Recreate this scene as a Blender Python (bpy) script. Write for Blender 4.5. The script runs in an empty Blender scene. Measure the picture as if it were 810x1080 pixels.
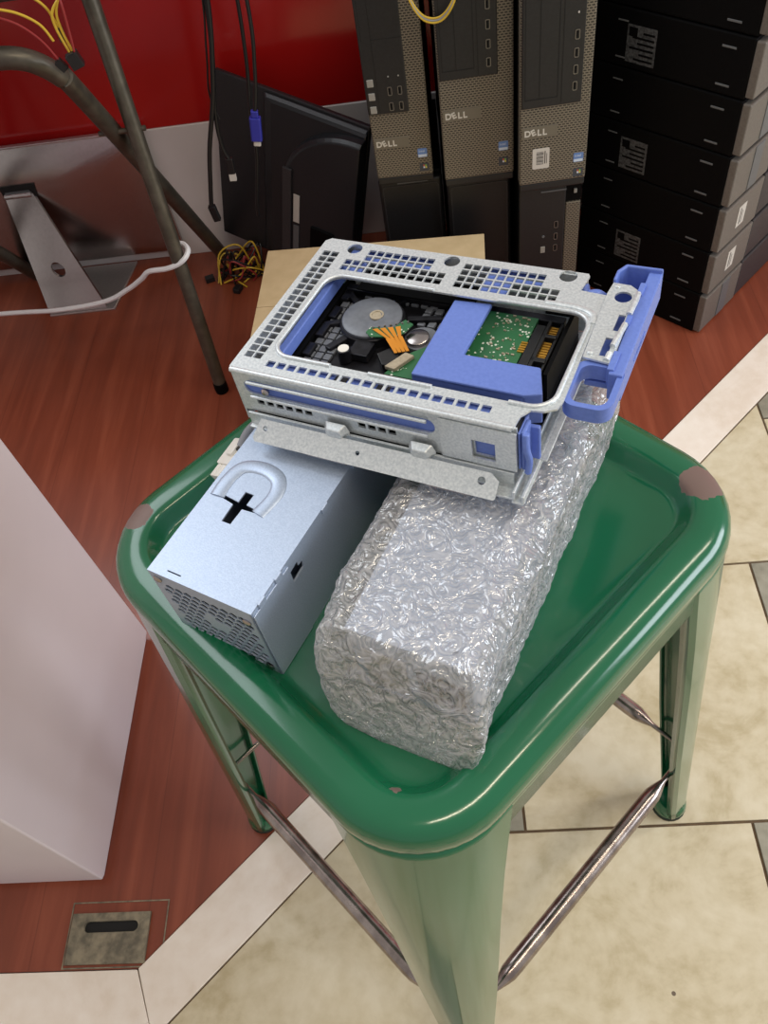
import bpy, bmesh, math, random
from mathutils import Vector, Matrix, noise
random.seed(7)
C = bpy.context.scene.collection
R = math.radians
PI = math.pi

# ------------------------------------------------------------------ materials
def lin(r, g, b):
    f = lambda c: (c/255/12.92) if c/255 <= .04045 else ((c/255+.055)/1.055)**2.4
    return (f(r), f(g), f(b), 1)

def base_mat(name, col, rough=.5, metal=0., coat=0., alpha=1., spec=.5):
    m = bpy.data.materials.new(name); m.use_nodes = True
    nt = m.node_tree; b = nt.nodes['Principled BSDF']
    b.inputs['Base Color'].default_value = col
    b.inputs['Roughness'].default_value = rough
    b.inputs['Metallic'].default_value = metal
    b.inputs['Coat Weight'].default_value = coat
    b.inputs['Coat Roughness'].default_value = .08
    b.inputs['Alpha'].default_value = alpha
    b.inputs['Specular IOR Level'].default_value = spec
    return m, nt, b

def nd(nt, t, **kw):
    n = nt.nodes.new(t)
    for k, v in kw.items():
        if k.startswith('i_'):
            n.inputs[k[2:].replace('_', ' ')].default_value = v
        else:
            setattr(n, k, v)
    return n

def ramp(nt, fac, stops):
    r = nt.nodes.new('ShaderNodeValToRGB')
    cr = r.color_ramp
    while len(cr.elements) > 1: cr.elements.remove(cr.elements[-1])
    cr.elements[0].position, cr.elements[0].color = stops[0]
    for p, c in stops[1:]:
        e = cr.elements.new(p); e.color = c
    nt.links.new(fac, r.inputs['Fac'])
    return r.outputs['Color']

def noisy(name, c1, c2, scale=30., rough=.5, metal=0., bump=0., stretch=(1, 1, 1), detail=4., coat=0., lo=.35, hi=.65, rvar=0., bscale=None, spec=.5):
    m, nt, b = base_mat(name, c1, rough, metal, coat, spec=spec)
    tc = nd(nt, 'ShaderNodeTexCoord'); mp = nd(nt, 'ShaderNodeMapping')
    mp.inputs['Scale'].default_value = stretch
    nt.links.new(tc.outputs['Object'], mp.inputs['Vector'])
    n = nd(nt, 'ShaderNodeTexNoise', i_Scale=scale, i_Detail=detail)
    nt.links.new(mp.outputs[0], n.inputs['Vector'])
    col = ramp(nt, n.outputs['Fac'], [(lo, c1), (hi, c2)])
    nt.links.new(col, b.inputs['Base Color'])
    if rvar:
        r = nd(nt, 'ShaderNodeMapRange'); r.inputs['To Min'].default_value = rough-rvar; r.inputs['To Max'].default_value = rough+rvar
        nt.links.new(n.outputs['Fac'], r.inputs['Value']); nt.links.new(r.outputs[0], b.inputs['Roughness'])
    if bump:
        n2 = n
        if bscale:
            n2 = nd(nt, 'ShaderNodeTexNoise', i_Scale=bscale, i_Detail=3.)
            nt.links.new(mp.outputs[0], n2.inputs['Vector'])
        bp = nd(nt, 'ShaderNodeBump', i_Strength=bump, i_Distance=.002)
        nt.links.new(n2.outputs['Fac'], bp.inputs['Height']); nt.links.new(bp.outputs[0], b.inputs['Normal'])
    return m

M = {}
M['steel'] = noisy('galvanised_steel', lin(200, 207, 211), lin(224, 229, 231), 700, .42, .6, .05, rvar=.08)
M['psu_steel'] = noisy('sheet_steel', lin(166, 180, 202), lin(182, 195, 215), 1100, .40, .5, .05, rvar=.06)
M['steel_in'] = noisy('inner_steel', lin(150, 148, 140), lin(175, 172, 165), 300, .45, .7)
M['blue'] = noisy('blue_plastic', lin(98, 122, 198), lin(104, 128, 204), 500, .42, 0, .03)
M['blackp'] = noisy('black_plastic', lin(20, 20, 22), lin(27, 27, 29), 300, .42, 0, .03)
M['blackm'] = noisy('black_matte', lin(4, 4, 5), lin(7, 7, 8), 200, .6, 0, .02, spec=.10)
M['casting'] = noisy('dark_casting', lin(26, 26, 30), lin(42, 42, 48), 160, .33, .5, .05)
M['disc'] = noisy('spindle_grey', lin(104, 108, 116), lin(114, 118, 126), 300, .4, .1)
M['gold'] = base_mat('gold_contact', lin(226, 170, 70), .3, .85)[0]
M['orange'] = base_mat('flex_orange', lin(216, 140, 40), .35, .3)[0]
M['white'] = noisy('white_plastic', lin(225, 222, 214), lin(232, 230, 224), 100, .4)
M['tanchip'] = noisy('tan_chip', lin(160, 148, 128), lin(175, 164, 142), 600, .5)
M['yellow'] = base_mat('yellow_wire', lin(205, 170, 50), .45)[0]
M['redwire'] = base_mat('red_wire', lin(150, 45, 45), .45)[0]
M['greyw'] = base_mat('grey_wire', lin(140, 142, 148), .35)[0]
M['cable'] = base_mat('black_cable', lin(16, 16, 18), .45)[0]
M['vga'] = base_mat('vga_blue', lin(45, 50, 150), .4)[0]
M['cable_white'] = base_mat('white_cable', lin(225, 225, 228), .4)[0]
M['tube'] = noisy('worn_tube', lin(84, 79, 70), lin(100, 94, 83), 60, .38, .55, .05, detail=8, rvar=.1)
M['alu'] = noisy('aluminium', lin(172, 164, 162), lin(180, 172, 170), 200, .26, 1.)
M['alu_edge'] = noisy('aluminium_edge', lin(196, 192, 192), lin(204, 200, 200), 200, .3, .85)
M['carton'] = noisy('cardboard', lin(190, 166, 126), lin(199, 175, 135), 40, .8, 0, .05)
M['cab'] = noisy('white_laminate', lin(218, 208, 214), lin(226, 216, 221), 4, .45, 0, 0)
M['skirt'] = noisy('white_panel', lin(206, 200, 200), lin(216, 210, 209), 5, .35)
M['rubber'] = noisy('rubber', lin(28, 34, 28), lin(36, 42, 34), 100, .7)
M['bar'] = noisy('bare_steel_bar', lin(140, 128, 124), lin(178, 166, 160), 70, .24, .95, .05, stretch=(1, 1, .2), rvar=.08)
M['label'] = base_mat('label_paper', lin(196, 190, 182), .6)[0]
M['label_dim'] = noisy('label_grey', lin(38, 39, 41), lin(86, 88, 90), 260, .55)
M['ink'] = base_mat('label_ink', lin(70, 66, 62), .6)[0]
M['badge_txt'] = base_mat('badge_letters', lin(206, 204, 198), .35, .4)[0]
M['badge'] = base_mat('badge_plate', lin(112, 106, 94), .4, .3)[0]
M['sky'] = base_mat('sticker_blue', lin(96, 128, 184), .35)[0]
M['skyl'] = base_mat('sticker_pale', lin(196, 208, 224), .35)[0]
M['stk_dark'] = base_mat('sticker_dark', lin(58, 62, 72), .35)[0]
M['stk_y'] = base_mat('sticker_yellow', lin(206, 190, 90), .4)[0]
M['stk_r'] = base_mat('sticker_red', lin(190, 90, 60), .4)[0]
M['stk_g'] = base_mat('sticker_green', lin(120, 170, 80), .4)[0]
M['button'] = base_mat('grey_button', lin(150, 148, 142), .4, .2)[0]
M['port'] = base_mat('port_metal', lin(128, 124, 118), .3, .7)[0]
M['slotgrey'] = base_mat('slot_grey', lin(92, 94, 96), .4)[0]
M['monitor'] = noisy('monitor_black', lin(20, 22, 26), lin(26, 28, 32), 400, .4, 0, .08)
M['stone'] = noisy('worn_metal_plate', lin(150, 140, 118), lin(104, 98, 84), 90, .6, .2, .2, detail=8)
M['dark_hole'] = base_mat('dark_recess', lin(12, 12, 12), .7)[0]
M['bluegrille'] = base_mat('fan_blue', lin(60, 76, 110), .4)[0]

def mat_pcb():
    m, nt, b = base_mat('green_board', lin(40, 96, 62), .35)
    tc = nd(nt, 'ShaderNodeTexCoord')
    v = nd(nt, 'ShaderNodeTexVoronoi', i_Scale=420.); nt.links.new(tc.outputs['Object'], v.inputs['Vector'])
    n = nd(nt, 'ShaderNodeTexNoise', i_Scale=90., i_Detail=2.); nt.links.new(tc.outputs['Object'], n.inputs['Vector'])
    a = nd(nt, 'ShaderNodeMath', operation='LESS_THAN'); a.inputs[1].default_value = .30
    nt.links.new(v.outputs['Distance'], a.inputs[0])
    g = nd(nt, 'ShaderNodeMath', operation='GREATER_THAN'); g.inputs[1].default_value = .49
    nt.links.new(n.outputs['Fac'], g.inputs[0])
    mu = nd(nt, 'ShaderNodeMath', operation='MULTIPLY')
    nt.links.new(a.outputs[0], mu.inputs[0]); nt.links.new(g.outputs[0], mu.inputs[1])
    mx = nd(nt, 'ShaderNodeMix', data_type='RGBA')
    mx.inputs[6].default_value = lin(46, 104, 66); mx.inputs[7].default_value = lin(214, 220, 206)
    nt.links.new(mu.outputs[0], mx.inputs[0]); nt.links.new(mx.outputs[2], b.inputs['Base Color'])
    return m
M['pcb'] = mat_pcb()

def mat_stool():
    m, nt, b = base_mat('green_enamel', lin(14, 88, 56), .2, 0, .5)
    tc = nd(nt, 'ShaderNodeTexCoord')
    n = nd(nt, 'ShaderNodeTexNoise', i_Scale=130., i_Detail=6.); nt.links.new(tc.outputs['Object'], n.inputs['Vector'])
    prev = None
    for (x, y, r) in ((-.114, .139, .0105), (.1330, -.1165, .0128), (-.120, -.1085, .0055)):
        d = nd(nt, 'ShaderNodeVectorMath', operation='DISTANCE'); d.inputs[1].default_value = (x, y, -.001)
        nt.links.new(tc.outputs['Object'], d.inputs[0])
        s = nd(nt, 'ShaderNodeMath', operation='MULTIPLY_ADD'); s.inputs[1].default_value = .009; nt.links.new(n.outputs['Fac'], s.inputs[0]); nt.links.new(d.outputs['Value'], s.inputs[2])
        l = nd(nt, 'ShaderNodeMath', operation='LESS_THAN'); l.inputs[1].default_value = r+.0045; nt.links.new(s.outputs[0], l.inputs[0])
        if prev is None: prev = l
        else:
            mx = nd(nt, 'ShaderNodeMath', operation='MAXIMUM'); nt.links.new(prev.outputs[0], mx.inputs[0]); nt.links.new(l.outputs[0], mx.inputs[1]); prev = mx
    n2 = nd(nt, 'ShaderNodeTexNoise', i_Scale=9., i_Detail=3.); nt.links.new(tc.outputs['Object'], n2.inputs['Vector'])
    g = ramp(nt, n2.outputs['Fac'], [(.3, lin(16, 92, 60)), (.7, lin(22, 102, 68))])
    mc = nd(nt, 'ShaderNodeMix', data_type='RGBA'); mc.inputs[7].default_value = lin(118, 98, 92)
    nt.links.new(g, mc.inputs[6]); nt.links.new(prev.outputs[0], mc.inputs[0]); nt.links.new(mc.outputs[2], b.inputs['Base Color'])
    rr = nd(nt, 'ShaderNodeMapRange'); rr.inputs['To Min'].default_value = .17; rr.inputs['To Max'].default_value = .5
    nt.links.new(prev.outputs[0], rr.inputs['Value']); nt.links.new(rr.outputs[0], b.inputs['Roughness'])
    iv = nd(nt, 'ShaderNodeMapRange'); iv.inputs['To Min'].default_value = .35; iv.inputs['To Max'].default_value = 0
    nt.links.new(prev.outputs[0], iv.inputs['Value']); nt.links.new(iv.outputs[0], b.inputs['Coat Weight'])
    bp = nd(nt, 'ShaderNodeBump', i_Strength=.06, i_Distance=.002); nt.links.new(n2.outputs['Fac'], bp.inputs['Height']); nt.links.new(bp.outputs[0], b.inputs['Normal'])
    return m
M['green'] = mat_stool()

def mat_wood():
    m, nt, b = base_mat('red_brown_vinyl', lin(120, 52, 32), .34)
    tc = nd(nt, 'ShaderNodeTexCoord'); mp = nd(nt, 'ShaderNodeMapping'); mp.inputs['Scale'].default_value = (1, .07, 1); mp.inputs['Rotation'].default_value = (0, 0, R(-6))
    nt.links.new(tc.outputs['Object'], mp.inputs['Vector'])
    n = nd(nt, 'ShaderNodeTexNoise', i_Scale=34., i_Detail=8., i_Roughness=.6, i_Distortion=.5); nt.links.new(mp.outputs[0], n.inputs['Vector'])
    col = ramp(nt, n.outputs['Fac'], [(.25, lin(112, 54, 36)), (.5, lin(130, 64, 44)), (.75, lin(150, 80, 57))])
    sep = nd(nt, 'ShaderNodeSeparateXYZ'); nt.links.new(mp.outputs[0], sep.inputs[0])
    w = nd(nt, 'ShaderNodeMath', operation='PINGPONG'); w.inputs[1].default_value = .0675; nt.links.new(sep.outputs['X'], w.inputs[0])
    lt = nd(nt, 'ShaderNodeMath', operation='LESS_THAN'); lt.inputs[1].default_value = .0007; nt.links.new(w.outputs[0], lt.inputs[0])
    mx = nd(nt, 'ShaderNodeMix', data_type='RGBA'); mx.inputs[7].default_value = lin(84, 36, 24)
    k = nd(nt, 'ShaderNodeMath', operation='MULTIPLY'); k.inputs[1].default_value = .35; nt.links.new(lt.outputs[0], k.inputs[0])
    nt.links.new(col, mx.inputs[6]); nt.links.new(k.outputs[0], mx.inputs[0]); nt.links.new(mx.outputs[2], b.inputs['Base Color'])
    n3 = nd(nt, 'ShaderNodeTexNoise', i_Scale=6., i_Detail=4.); nt.links.new(tc.outputs['Object'], n3.inputs['Vector'])
    rr = nd(nt, 'ShaderNodeMapRange'); rr.inputs['To Min'].default_value = .22; rr.inputs['To Max'].default_value = .45
    nt.links.new(n3.outputs['Fac'], rr.inputs['Value']); nt.links.new(rr.outputs[0], b.inputs['Roughness'])
    bp = nd(nt, 'ShaderNodeBump', i_Strength=.05, i_Distance=.002); nt.links.new(n.outputs['Fac'], bp.inputs['Height']); nt.links.new(bp.outputs[0], b.inputs['Normal'])
    return m
M['wood'] = mat_wood()

def mat_tile(name, a, b_, c):
    m, nt, b = base_mat(name, a, .3)
    tc = nd(nt, 'ShaderNodeTexCoord')
    n = nd(nt, 'ShaderNodeTexNoise', i_Scale=9., i_Detail=9., i_Roughness=.65, i_Distortion=.8); nt.links.new(tc.outputs['Object'], n.inputs['Vector'])
    n2 = nd(nt, 'ShaderNodeTexNoise', i_Scale=60., i_Detail=5.); nt.links.new(tc.outputs['Object'], n2.inputs['Vector'])
    ad = nd(nt, 'ShaderNodeMath', operation='MULTIPLY_ADD'); ad.inputs[1].default_value = .45
    nt.links.new(n2.outputs['Fac'], ad.inputs[0]); nt.links.new(n.outputs['Fac'], ad.inputs[2])
    col = ramp(nt, ad.outputs[0], [(.54, c), (.70, a), (.90, b_)])
    vo = nd(nt, 'ShaderNodeTexVoronoi', i_Scale=11.); nt.links.new(tc.outputs['Object'], vo.inputs['Vector'])
    lt = nd(nt, 'ShaderNodeMath', operation='LESS_THAN'); lt.inputs[1].default_value = .03; nt.links.new(vo.outputs['Distance'], lt.inputs[0])
    sx = nd(nt, 'ShaderNodeSeparateXYZ'); nt.links.new(vo.outputs['Color'], sx.inputs[0])
    gt = nd(nt, 'ShaderNodeMath', operation='GREATER_THAN'); gt.inputs[1].default_value = .72; nt.links.new(sx.outputs['X'], gt.inputs[0])
    mu = nd(nt, 'ShaderNodeMath', operation='MULTIPLY'); nt.links.new(lt.outputs[0], mu.inputs[0]); nt.links.new(gt.outputs[0], mu.inputs[1])
    mx = nd(nt, 'ShaderNodeMix', data_type='RGBA'); mx.inputs[7].default_value = lin(96, 80, 64)
    nt.links.new(mu.outputs[0], mx.inputs[0]); nt.links.new(col, mx.inputs[6]); nt.links.new(mx.outputs[2], b.inputs['Base Color'])
    rr = nd(nt, 'ShaderNodeMapRange'); rr.inputs['To Min'].default_value = .25; rr.inputs['To Max'].default_value = .5
    nt.links.new(n.outputs['Fac'], rr.inputs['Value']); nt.links.new(rr.outputs[0], b.inputs['Roughness'])
    return m
M['tile'] = mat_tile('cream_tile', lin(204, 192, 162), lin(216, 206, 180), lin(186, 172, 138))
M['tile_grey'] = mat_tile('grey_inset_tile', lin(142, 138, 122), lin(160, 156, 140), lin(112, 110, 98))
M['strip'] = mat_tile('border_tile', lin(236, 224, 210), lin(242, 232, 220), lin(228, 214, 197))
M['grout'] = noisy('grout', lin(92, 74, 56), lin(108, 88, 66), 80, .9)

def mat_red():
    m, nt, b = base_mat('red_laminate', lin(165, 24, 22), .16, 0, .3)
    tc = nd(nt, 'ShaderNodeTexCoord')
    n = nd(nt, 'ShaderNodeTexNoise', i_Scale=3., i_Detail=2.); nt.links.new(tc.outputs['Object'], n.inputs['Vector'])
    col = ramp(nt, n.outputs['Fac'], [(.35, lin(160, 22, 22)), (.65, lin(174, 28, 26))]); nt.links.new(col, b.inputs['Base Color'])
    bp = nd(nt, 'ShaderNodeBump', i_Strength=.03, i_Distance=.01); nt.links.new(n.outputs['Fac'], bp.inputs['Height']); nt.links.new(bp.outputs[0], b.inputs['Normal'])
    return m
M['red'] = mat_red()

def mat_mesh_front():
    # perforated bezel: staggered rows of little dark slots
    m, nt, b = base_mat('perforated_bezel', lin(104, 97, 86), .42, .25)
    tc = nd(nt, 'ShaderNodeTexCoord'); mp = nd(nt, 'ShaderNodeMapping')
    mp.inputs['Rotation'].default_value = (PI/2, 0, 0)
    nt.links.new(tc.outputs['Object'], mp.inputs['Vector'])
    br = nd(nt, 'ShaderNodeTexBrick', offset=.5, offset_frequency=2)
    br.inputs['Color1'].default_value = lin(50, 46, 41); br.inputs['Color2'].default_value = lin(46, 42, 38); br.inputs['Mortar'].default_value = lin(126, 118, 104)
    br.inputs['Scale'].default_value = 1.; br.inputs['Mortar Size'].default_value = .00085; br.inputs['Mortar Smooth'].default_value = .2
    br.inputs['Brick Width'].default_value = .0056; br.inputs['Row Height'].default_value = .0034
    nt.links.new(mp.outputs[0], br.inputs['Vector']); nt.links.new(br.outputs['Color'], b.inputs['Base Color'])
    return m
M['perf'] = mat_mesh_front()
M['bezel_grey'] = noisy('bezel_grey', lin(100, 94, 88), lin(110, 104, 98), 300, .45, .15)
M['bezel_dark'] = noisy('bezel_dark', lin(44, 42, 44), lin(58, 56, 58), 500, .45, .1)

def mat_wrap():
    m = bpy.data.materials.new('clear_bubble_wrap'); m.use_nodes = True
    nt = m.node_tree; nt.nodes.clear(); L_ = nt.links.new
    out = nd(nt, 'ShaderNodeOutputMaterial')
    tc = nd(nt, 'ShaderNodeTexCoord')
    n0 = nd(nt, 'ShaderNodeTexNoise', i_Scale=60., i_Detail=2.); L_(tc.outputs['Object'], n0.inputs['Vector'])
    wv = nd(nt, 'ShaderNodeVectorMath', operation='MULTIPLY_ADD'); wv.inputs[1].default_value = (.006, .006, .006)
    L_(n0.outputs['Color'], wv.inputs[0]); L_(tc.outputs['Object'], wv.inputs[2])
    v = nd(nt, 'ShaderNodeTexVoronoi', i_Scale=135., feature='SMOOTH_F1'); L_(wv.outputs[0], v.inputs['Vector'])
    n = nd(nt, 'ShaderNodeTexNoise', i_Scale=70., i_Detail=2., i_Distortion=2.); L_(tc.outputs['Object'], n.inputs['Vector'])
    ridge = nd(nt, 'ShaderNodeMath', operation='PINGPONG'); ridge.inputs[1].default_value = .12
    ad = nd(nt, 'ShaderNodeMath', operation='MULTIPLY_ADD'); ad.inputs[1].default_value = .9
    L_(v.outputs['Distance'], ad.inputs[0]); L_(n.outputs['Fac'], ad.inputs[2])
    L_(ad.outputs[0], ridge.inputs[0])
    al = nd(nt, 'ShaderNodeMapRange'); al.inputs['From Min'].default_value = .0; al.inputs['From Max'].default_value = .12
    al.inputs['To Min'].default_value = .60; al.inputs['To Max'].default_value = .26
    L_(ridge.outputs[0], al.inputs['Value'])
    bp = nd(nt, 'ShaderNodeBump', i_Strength=1., i_Distance=.005); L_(ad.outputs[0], bp.inputs['Height'])
    tr = nd(nt, 'ShaderNodeBsdfTransparent'); tr.inputs[0].default_value = (.97, .97, .97, 1)
    di = nd(nt, 'ShaderNodeBsdfDiffuse'); di.inputs[0].default_value = lin(232, 228, 228); L_(bp.outputs[0], di.inputs['Normal'])
    tl = nd(nt, 'ShaderNodeBsdfTranslucent'); tl.inputs[0].default_value = lin(236, 234, 234)
    dm = nd(nt, 'ShaderNodeMixShader'); dm.inputs[0].default_value = .4; L_(di.outputs[0], dm.inputs[1]); L_(tl.outputs[0], dm.inputs[2])
    gl = nd(nt, 'ShaderNodeBsdfGlossy'); gl.inputs['Roughness'].default_value = .10; L_(bp.outputs[0], gl.inputs['Normal'])
    m1 = nd(nt, 'ShaderNodeMixShader'); L_(al.outputs[0], m1.inputs[0]); L_(tr.outputs[0], m1.inputs[1]); L_(dm.outputs[0], m1.inputs[2])
    m2 = nd(nt, 'ShaderNodeMixShader'); m2.inputs[0].default_value = .15; L_(m1.outputs[0], m2.inputs[1]); L_(gl.outputs[0], m2.inputs[2])
    L_(m2.outputs[0], out.inputs['Surface'])
    return m
M['wrap'] = mat_wrap()

# ------------------------------------------------------------------ mesh helpers
def link(name, me, mat, parent=None, loc=None, rot=None, smooth=False, bevel=0., seg=2):
    o = bpy.data.objects.new(name, me); C.objects.link(o)
    if mat:
        for x in (mat if isinstance(mat, (list, tuple)) else [mat]): me.materials.append(x)
    if parent: o.parent = parent
    if loc is not None: o.location = loc
    if rot is not None: o.rotation_euler = rot
    if smooth:
        me.polygons.foreach_set('use_smooth', [True]*len(me.polygons))
        try: me.set_sharp_from_angle(angle=R(38))
        except Exception: pass
    if bevel:
        md = o.modifiers.new('bevel', 'BEVEL'); md.width = bevel; md.segments = seg; md.limit_method = 'ANGLE'; md.angle_limit = R(40)
    return o

def obj(name, bm, mat, parent=None, loc=None, rot=None, smooth=False, bevel=0., seg=2, recalc=True):
    if recalc: bmesh.ops.recalc_face_normals(bm, faces=bm.faces)
    me = bpy.data.meshes.new(name); bm.to_mesh(me); bm.free()
    return link(name, me, mat, parent, loc, rot, smooth, bevel, seg)

def thing(name, label, cat, loc=(0, 0, 0), rot=(0, 0, 0), group=None):
    o = bpy.data.objects.new(name, None); C.objects.link(o); o.empty_display_size = .02
    o.location = loc; o.rotation_euler = rot
    return tag(o, label, cat, group)

def tag(o, label, cat, group=None):
    o['label'] = label; o['category'] = cat
    if group: o['group'] = group
    return o

def struct(o):
    o['kind'] = 'structure'; return o

def NB(): return bmesh.new()

def bx(bm, a, b, mat=0):
    x0, y0, z0 = a; x1, y1, z1 = b
    v = [bm.verts.new(p) for p in ((x0, y0, z0), (x1, y0, z0), (x1, y1, z0), (x0, y1, z0), (x0, y0, z1), (x1, y0, z1), (x1, y1, z1), (x0, y1, z1))]
    for f in ((3, 2, 1, 0), (4, 5, 6, 7), (0, 1, 5, 4), (1, 2, 6, 5), (2, 3, 7, 6), (3, 0, 4, 7)):
        bm.faces.new([v[i] for i in f]).material_index = mat
    return v

def prism(bm, pts, z0, z1, f=None, mat=0):
    f = f or (lambda x, y, z: (x, y, z))
    lo = [bm.verts.new(f(x, y, z0)) for x, y in pts]; hi = [bm.verts.new(f(x, y, z1)) for x, y in pts]
    n = len(pts)
    bm.faces.new(lo[::-1]).material_index = mat; bm.faces.new(hi).material_index = mat
    for i in range(n): bm.faces.new((lo[i], lo[(i+1) % n], hi[(i+1) % n], hi[i])).material_index = mat

def loft(bm, loops, closed=True, cap0=True, cap1=True):
    rings = [[bm.verts.new(p) for p in l] for l in loops]
    n = len(rings[0])
    for a, b in zip(rings, rings[1:]):
        for i in range(n if closed else n-1):
            bm.faces.new((a[i], a[(i+1) % n], b[(i+1) % n], b[i]))
    if cap0: bm.faces.new(rings[0][::-1])
    if cap1: bm.faces.new(rings[-1])
    return rings

def lathe(bm, prof, c=(0, 0, 0), n=32, ax='z'):
    cx, cy, cz = c
    loops = []
    for r, h in prof:
        l = []
        for i in range(n):
            a = 2*PI*i/n; p = (r*math.cos(a), r*math.sin(a), h)
            if ax == 'y': p = (p[0], -p[2], p[1])
            elif ax == 'x': p = (p[2], p[0], p[1])
            l.append((cx+p[0], cy+p[1], cz+p[2]))
        loops.append(l)
    loft(bm, loops)

def rrect(x0, y0, x1, y1, r, n=6):
    pts = []
    for cx, cy, a0 in ((x1-r, y0+r, -90), (x1-r, y1-r, 0), (x0+r, y1-r, 90), (x0+r, y0+r, 180)):
        for i in range(n+1):
            a = R(a0+90*i/n); pts.append((cx+r*math.cos(a), cy+r*math.sin(a)))
    return pts

def circ(cx, cy, r, n=24):
    return [(cx+r*math.cos(2*PI*i/n), cy+r*math.sin(2*PI*i/n)) for i in range(n)]

def rect(x0, y0, x1, y1): return [(x0, y0), (x1, y0), (x1, y1), (x0, y1)]

def smooth_path(pts, n=8):
    P = [Vector(p) for p in pts]; out = []
    for i in range(len(P)-1):
        p0 = P[max(i-1, 0)]; p1 = P[i]; p2 = P[i+1]; p3 = P[min(i+2, len(P)-1)]
        for k in range(n):
            t = k/n
            out.append(.5*((2*p1)+(p2-p0)*t+(2*p0-5*p1+4*p2-p3)*t*t+(3*p1-p0-3*p2+p3)*t**3))
    out.append(P[-1]); return out

def tube(bm, pts, r, n=10, smoothn=0):
    P = smooth_path(pts, smoothn) if smoothn else [Vector(p) for p in pts]
    rad = r if isinstance(r, (list, tuple)) else [r]*len(P)
    t = (P[1]-P[0]).normalized()
    u = t.orthogonal().normalized()
    loops = []
    for i, p in enumerate(P):
        tt = (P[min(i+1, len(P)-1)]-P[max(i-1, 0)]).normalized()
        u = (u-tt*u.dot(tt)).normalized(); v = tt.cross(u)
        loops.append([tuple(p+(u*math.cos(2*PI*k/n)+v*math.sin(2*PI*k/n))*rad[i]) for k in range(n)])
    loft(bm, loops)

def plate_mesh(outer, holes, t, bevel=0.):
    """flat sheet in xy (z from -t to 0) with real holes cut through it"""
    cu = bpy.data.curves.new('sheet', 'CURVE'); cu.dimensions = '2D'; cu.fill_mode = 'BOTH'
    cu.extrude = t/2; cu.bevel_depth = bevel; cu.offset = -bevel if bevel else 0
    for loop in [outer]+holes:
        s = cu.splines.new('POLY'); s.points.add(len(loop)-1)
        for p, (x, y) in zip(s.points, loop): p.co = (x, y, 0, 1)
        s.use_cyclic_u = True
    o = bpy.data.objects.new('sheet', cu); C.objects.link(o)
    dg = bpy.context.evaluated_depsgraph_get()
    me = bpy.data.meshes.new_from_object(o.evaluated_get(dg))
    me.transform(Matrix.Translation((0, 0, -t/2)))
    bpy.data.objects.remove(o); bpy.data.curves.remove(cu)
    return me

def plate(name, outer, holes, t, mat, parent, mtx=None):
    me = plate_mesh(outer, holes, t)
    me.materials.clear()
    for p in me.polygons: p.use_smooth = False
    if mtx: me.transform(mtx)
    return link(name, me, mat, parent)

def text_mesh(s, size, mat, name, parent, mtx, ext=.0003, offset=0.):
    cu = bpy.data.curves.new('letters', 'FONT'); cu.body = s; cu.size = size; cu.extrude = ext; cu.offset = offset
    o = bpy.data.objects.new('letters', cu); C.objects.link(o)
    dg = bpy.context.evaluated_depsgraph_get()
    me = bpy.data.meshes.new_from_object(o.evaluated_get(dg)); me.materials.clear()
    bpy.data.objects.remove(o); bpy.data.curves.remove(cu)
    me.transform(mtx)
    return link(name, me, mat, parent)

# standing face: local x right, z up, outward -y
def FACE(x, y, z): return Matrix.Translation((x, y, z)) @ Matrix.Rotation(PI/2, 4, 'X')

# ------------------------------------------------------------------ camera
cam = bpy.data.cameras.new('camera'); camo = bpy.data.objects.new('camera', cam); C.objects.link(camo)
cam.sensor_fit = 'VERTICAL'; cam.sensor_height = 36.; cam.lens = 876.1*36./1080.
cam.clip_start = .02
PIT, ROL, YAW = .9301, -.2135, R(9.3)
fw = Vector((0, math.cos(PIT), -math.sin(PIT))); rt = Vector((1, 0, 0)); up = rt.cross(fw)
c, s = math.cos(ROL), math.sin(ROL)
rt, up = rt*c+up*s, up*c-rt*s
Z3 = Matrix.Rotation(YAW, 3, 'Z')
fw, rt, up = Z3@fw, Z3@rt, Z3@up
m = Matrix((rt, up, -fw)).transposed().to_4x4(); m.translation = (0, 0, 1.0267)
camo.matrix_world = m
bpy.context.scene.camera = camo

# ------------------------------------------------------------------ setting
D = Vector((.7155, .6986, 0)); Nn = Vector((.6986, -.7155, 0))    # border direction and its outward side
c0 = Vector((-.413, .141, 0)); far = c0+D*3.2
c1 = Vector((-.3925, .073, 0)); far1 = far+Nn*.069
lowc = Vector((c0.x+.069*.41, c0.y-.069, 0))
bm = NB(); prism(bm, [(-2.4, c0.y), (c0.x, c0.y), (far.x, far.y), (far.x, 3.2), (-2.4, 3.2)], -.05, 0)
struct(obj('floor', bm, M['wood']))
bm = NB(); prism(bm, [(-2.4, c0.y-.001), (-2.4, lowc.y+.001), (lowc.x, lowc.y+.001), (c0.x, c0.y-.001)], -.05, .001)
struct(obj('trim_1', bm, M['strip'], bevel=.0008))
bm = NB(); q = [c0+D*.001, Vector((lowc.x, lowc.y, 0))+D*.001, far1, far]
# lower line start: intersection of the mitre with the diagonal's lower edge
prism(bm, [(p.x, p.y) for p in (q[0]+Nn*.001, q[1]+Nn*.0, q[2], q[3]+Nn*.001)], -.05, .001)
struct(obj('trim_2', bm, M['strip'], bevel=.0008))
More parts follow.
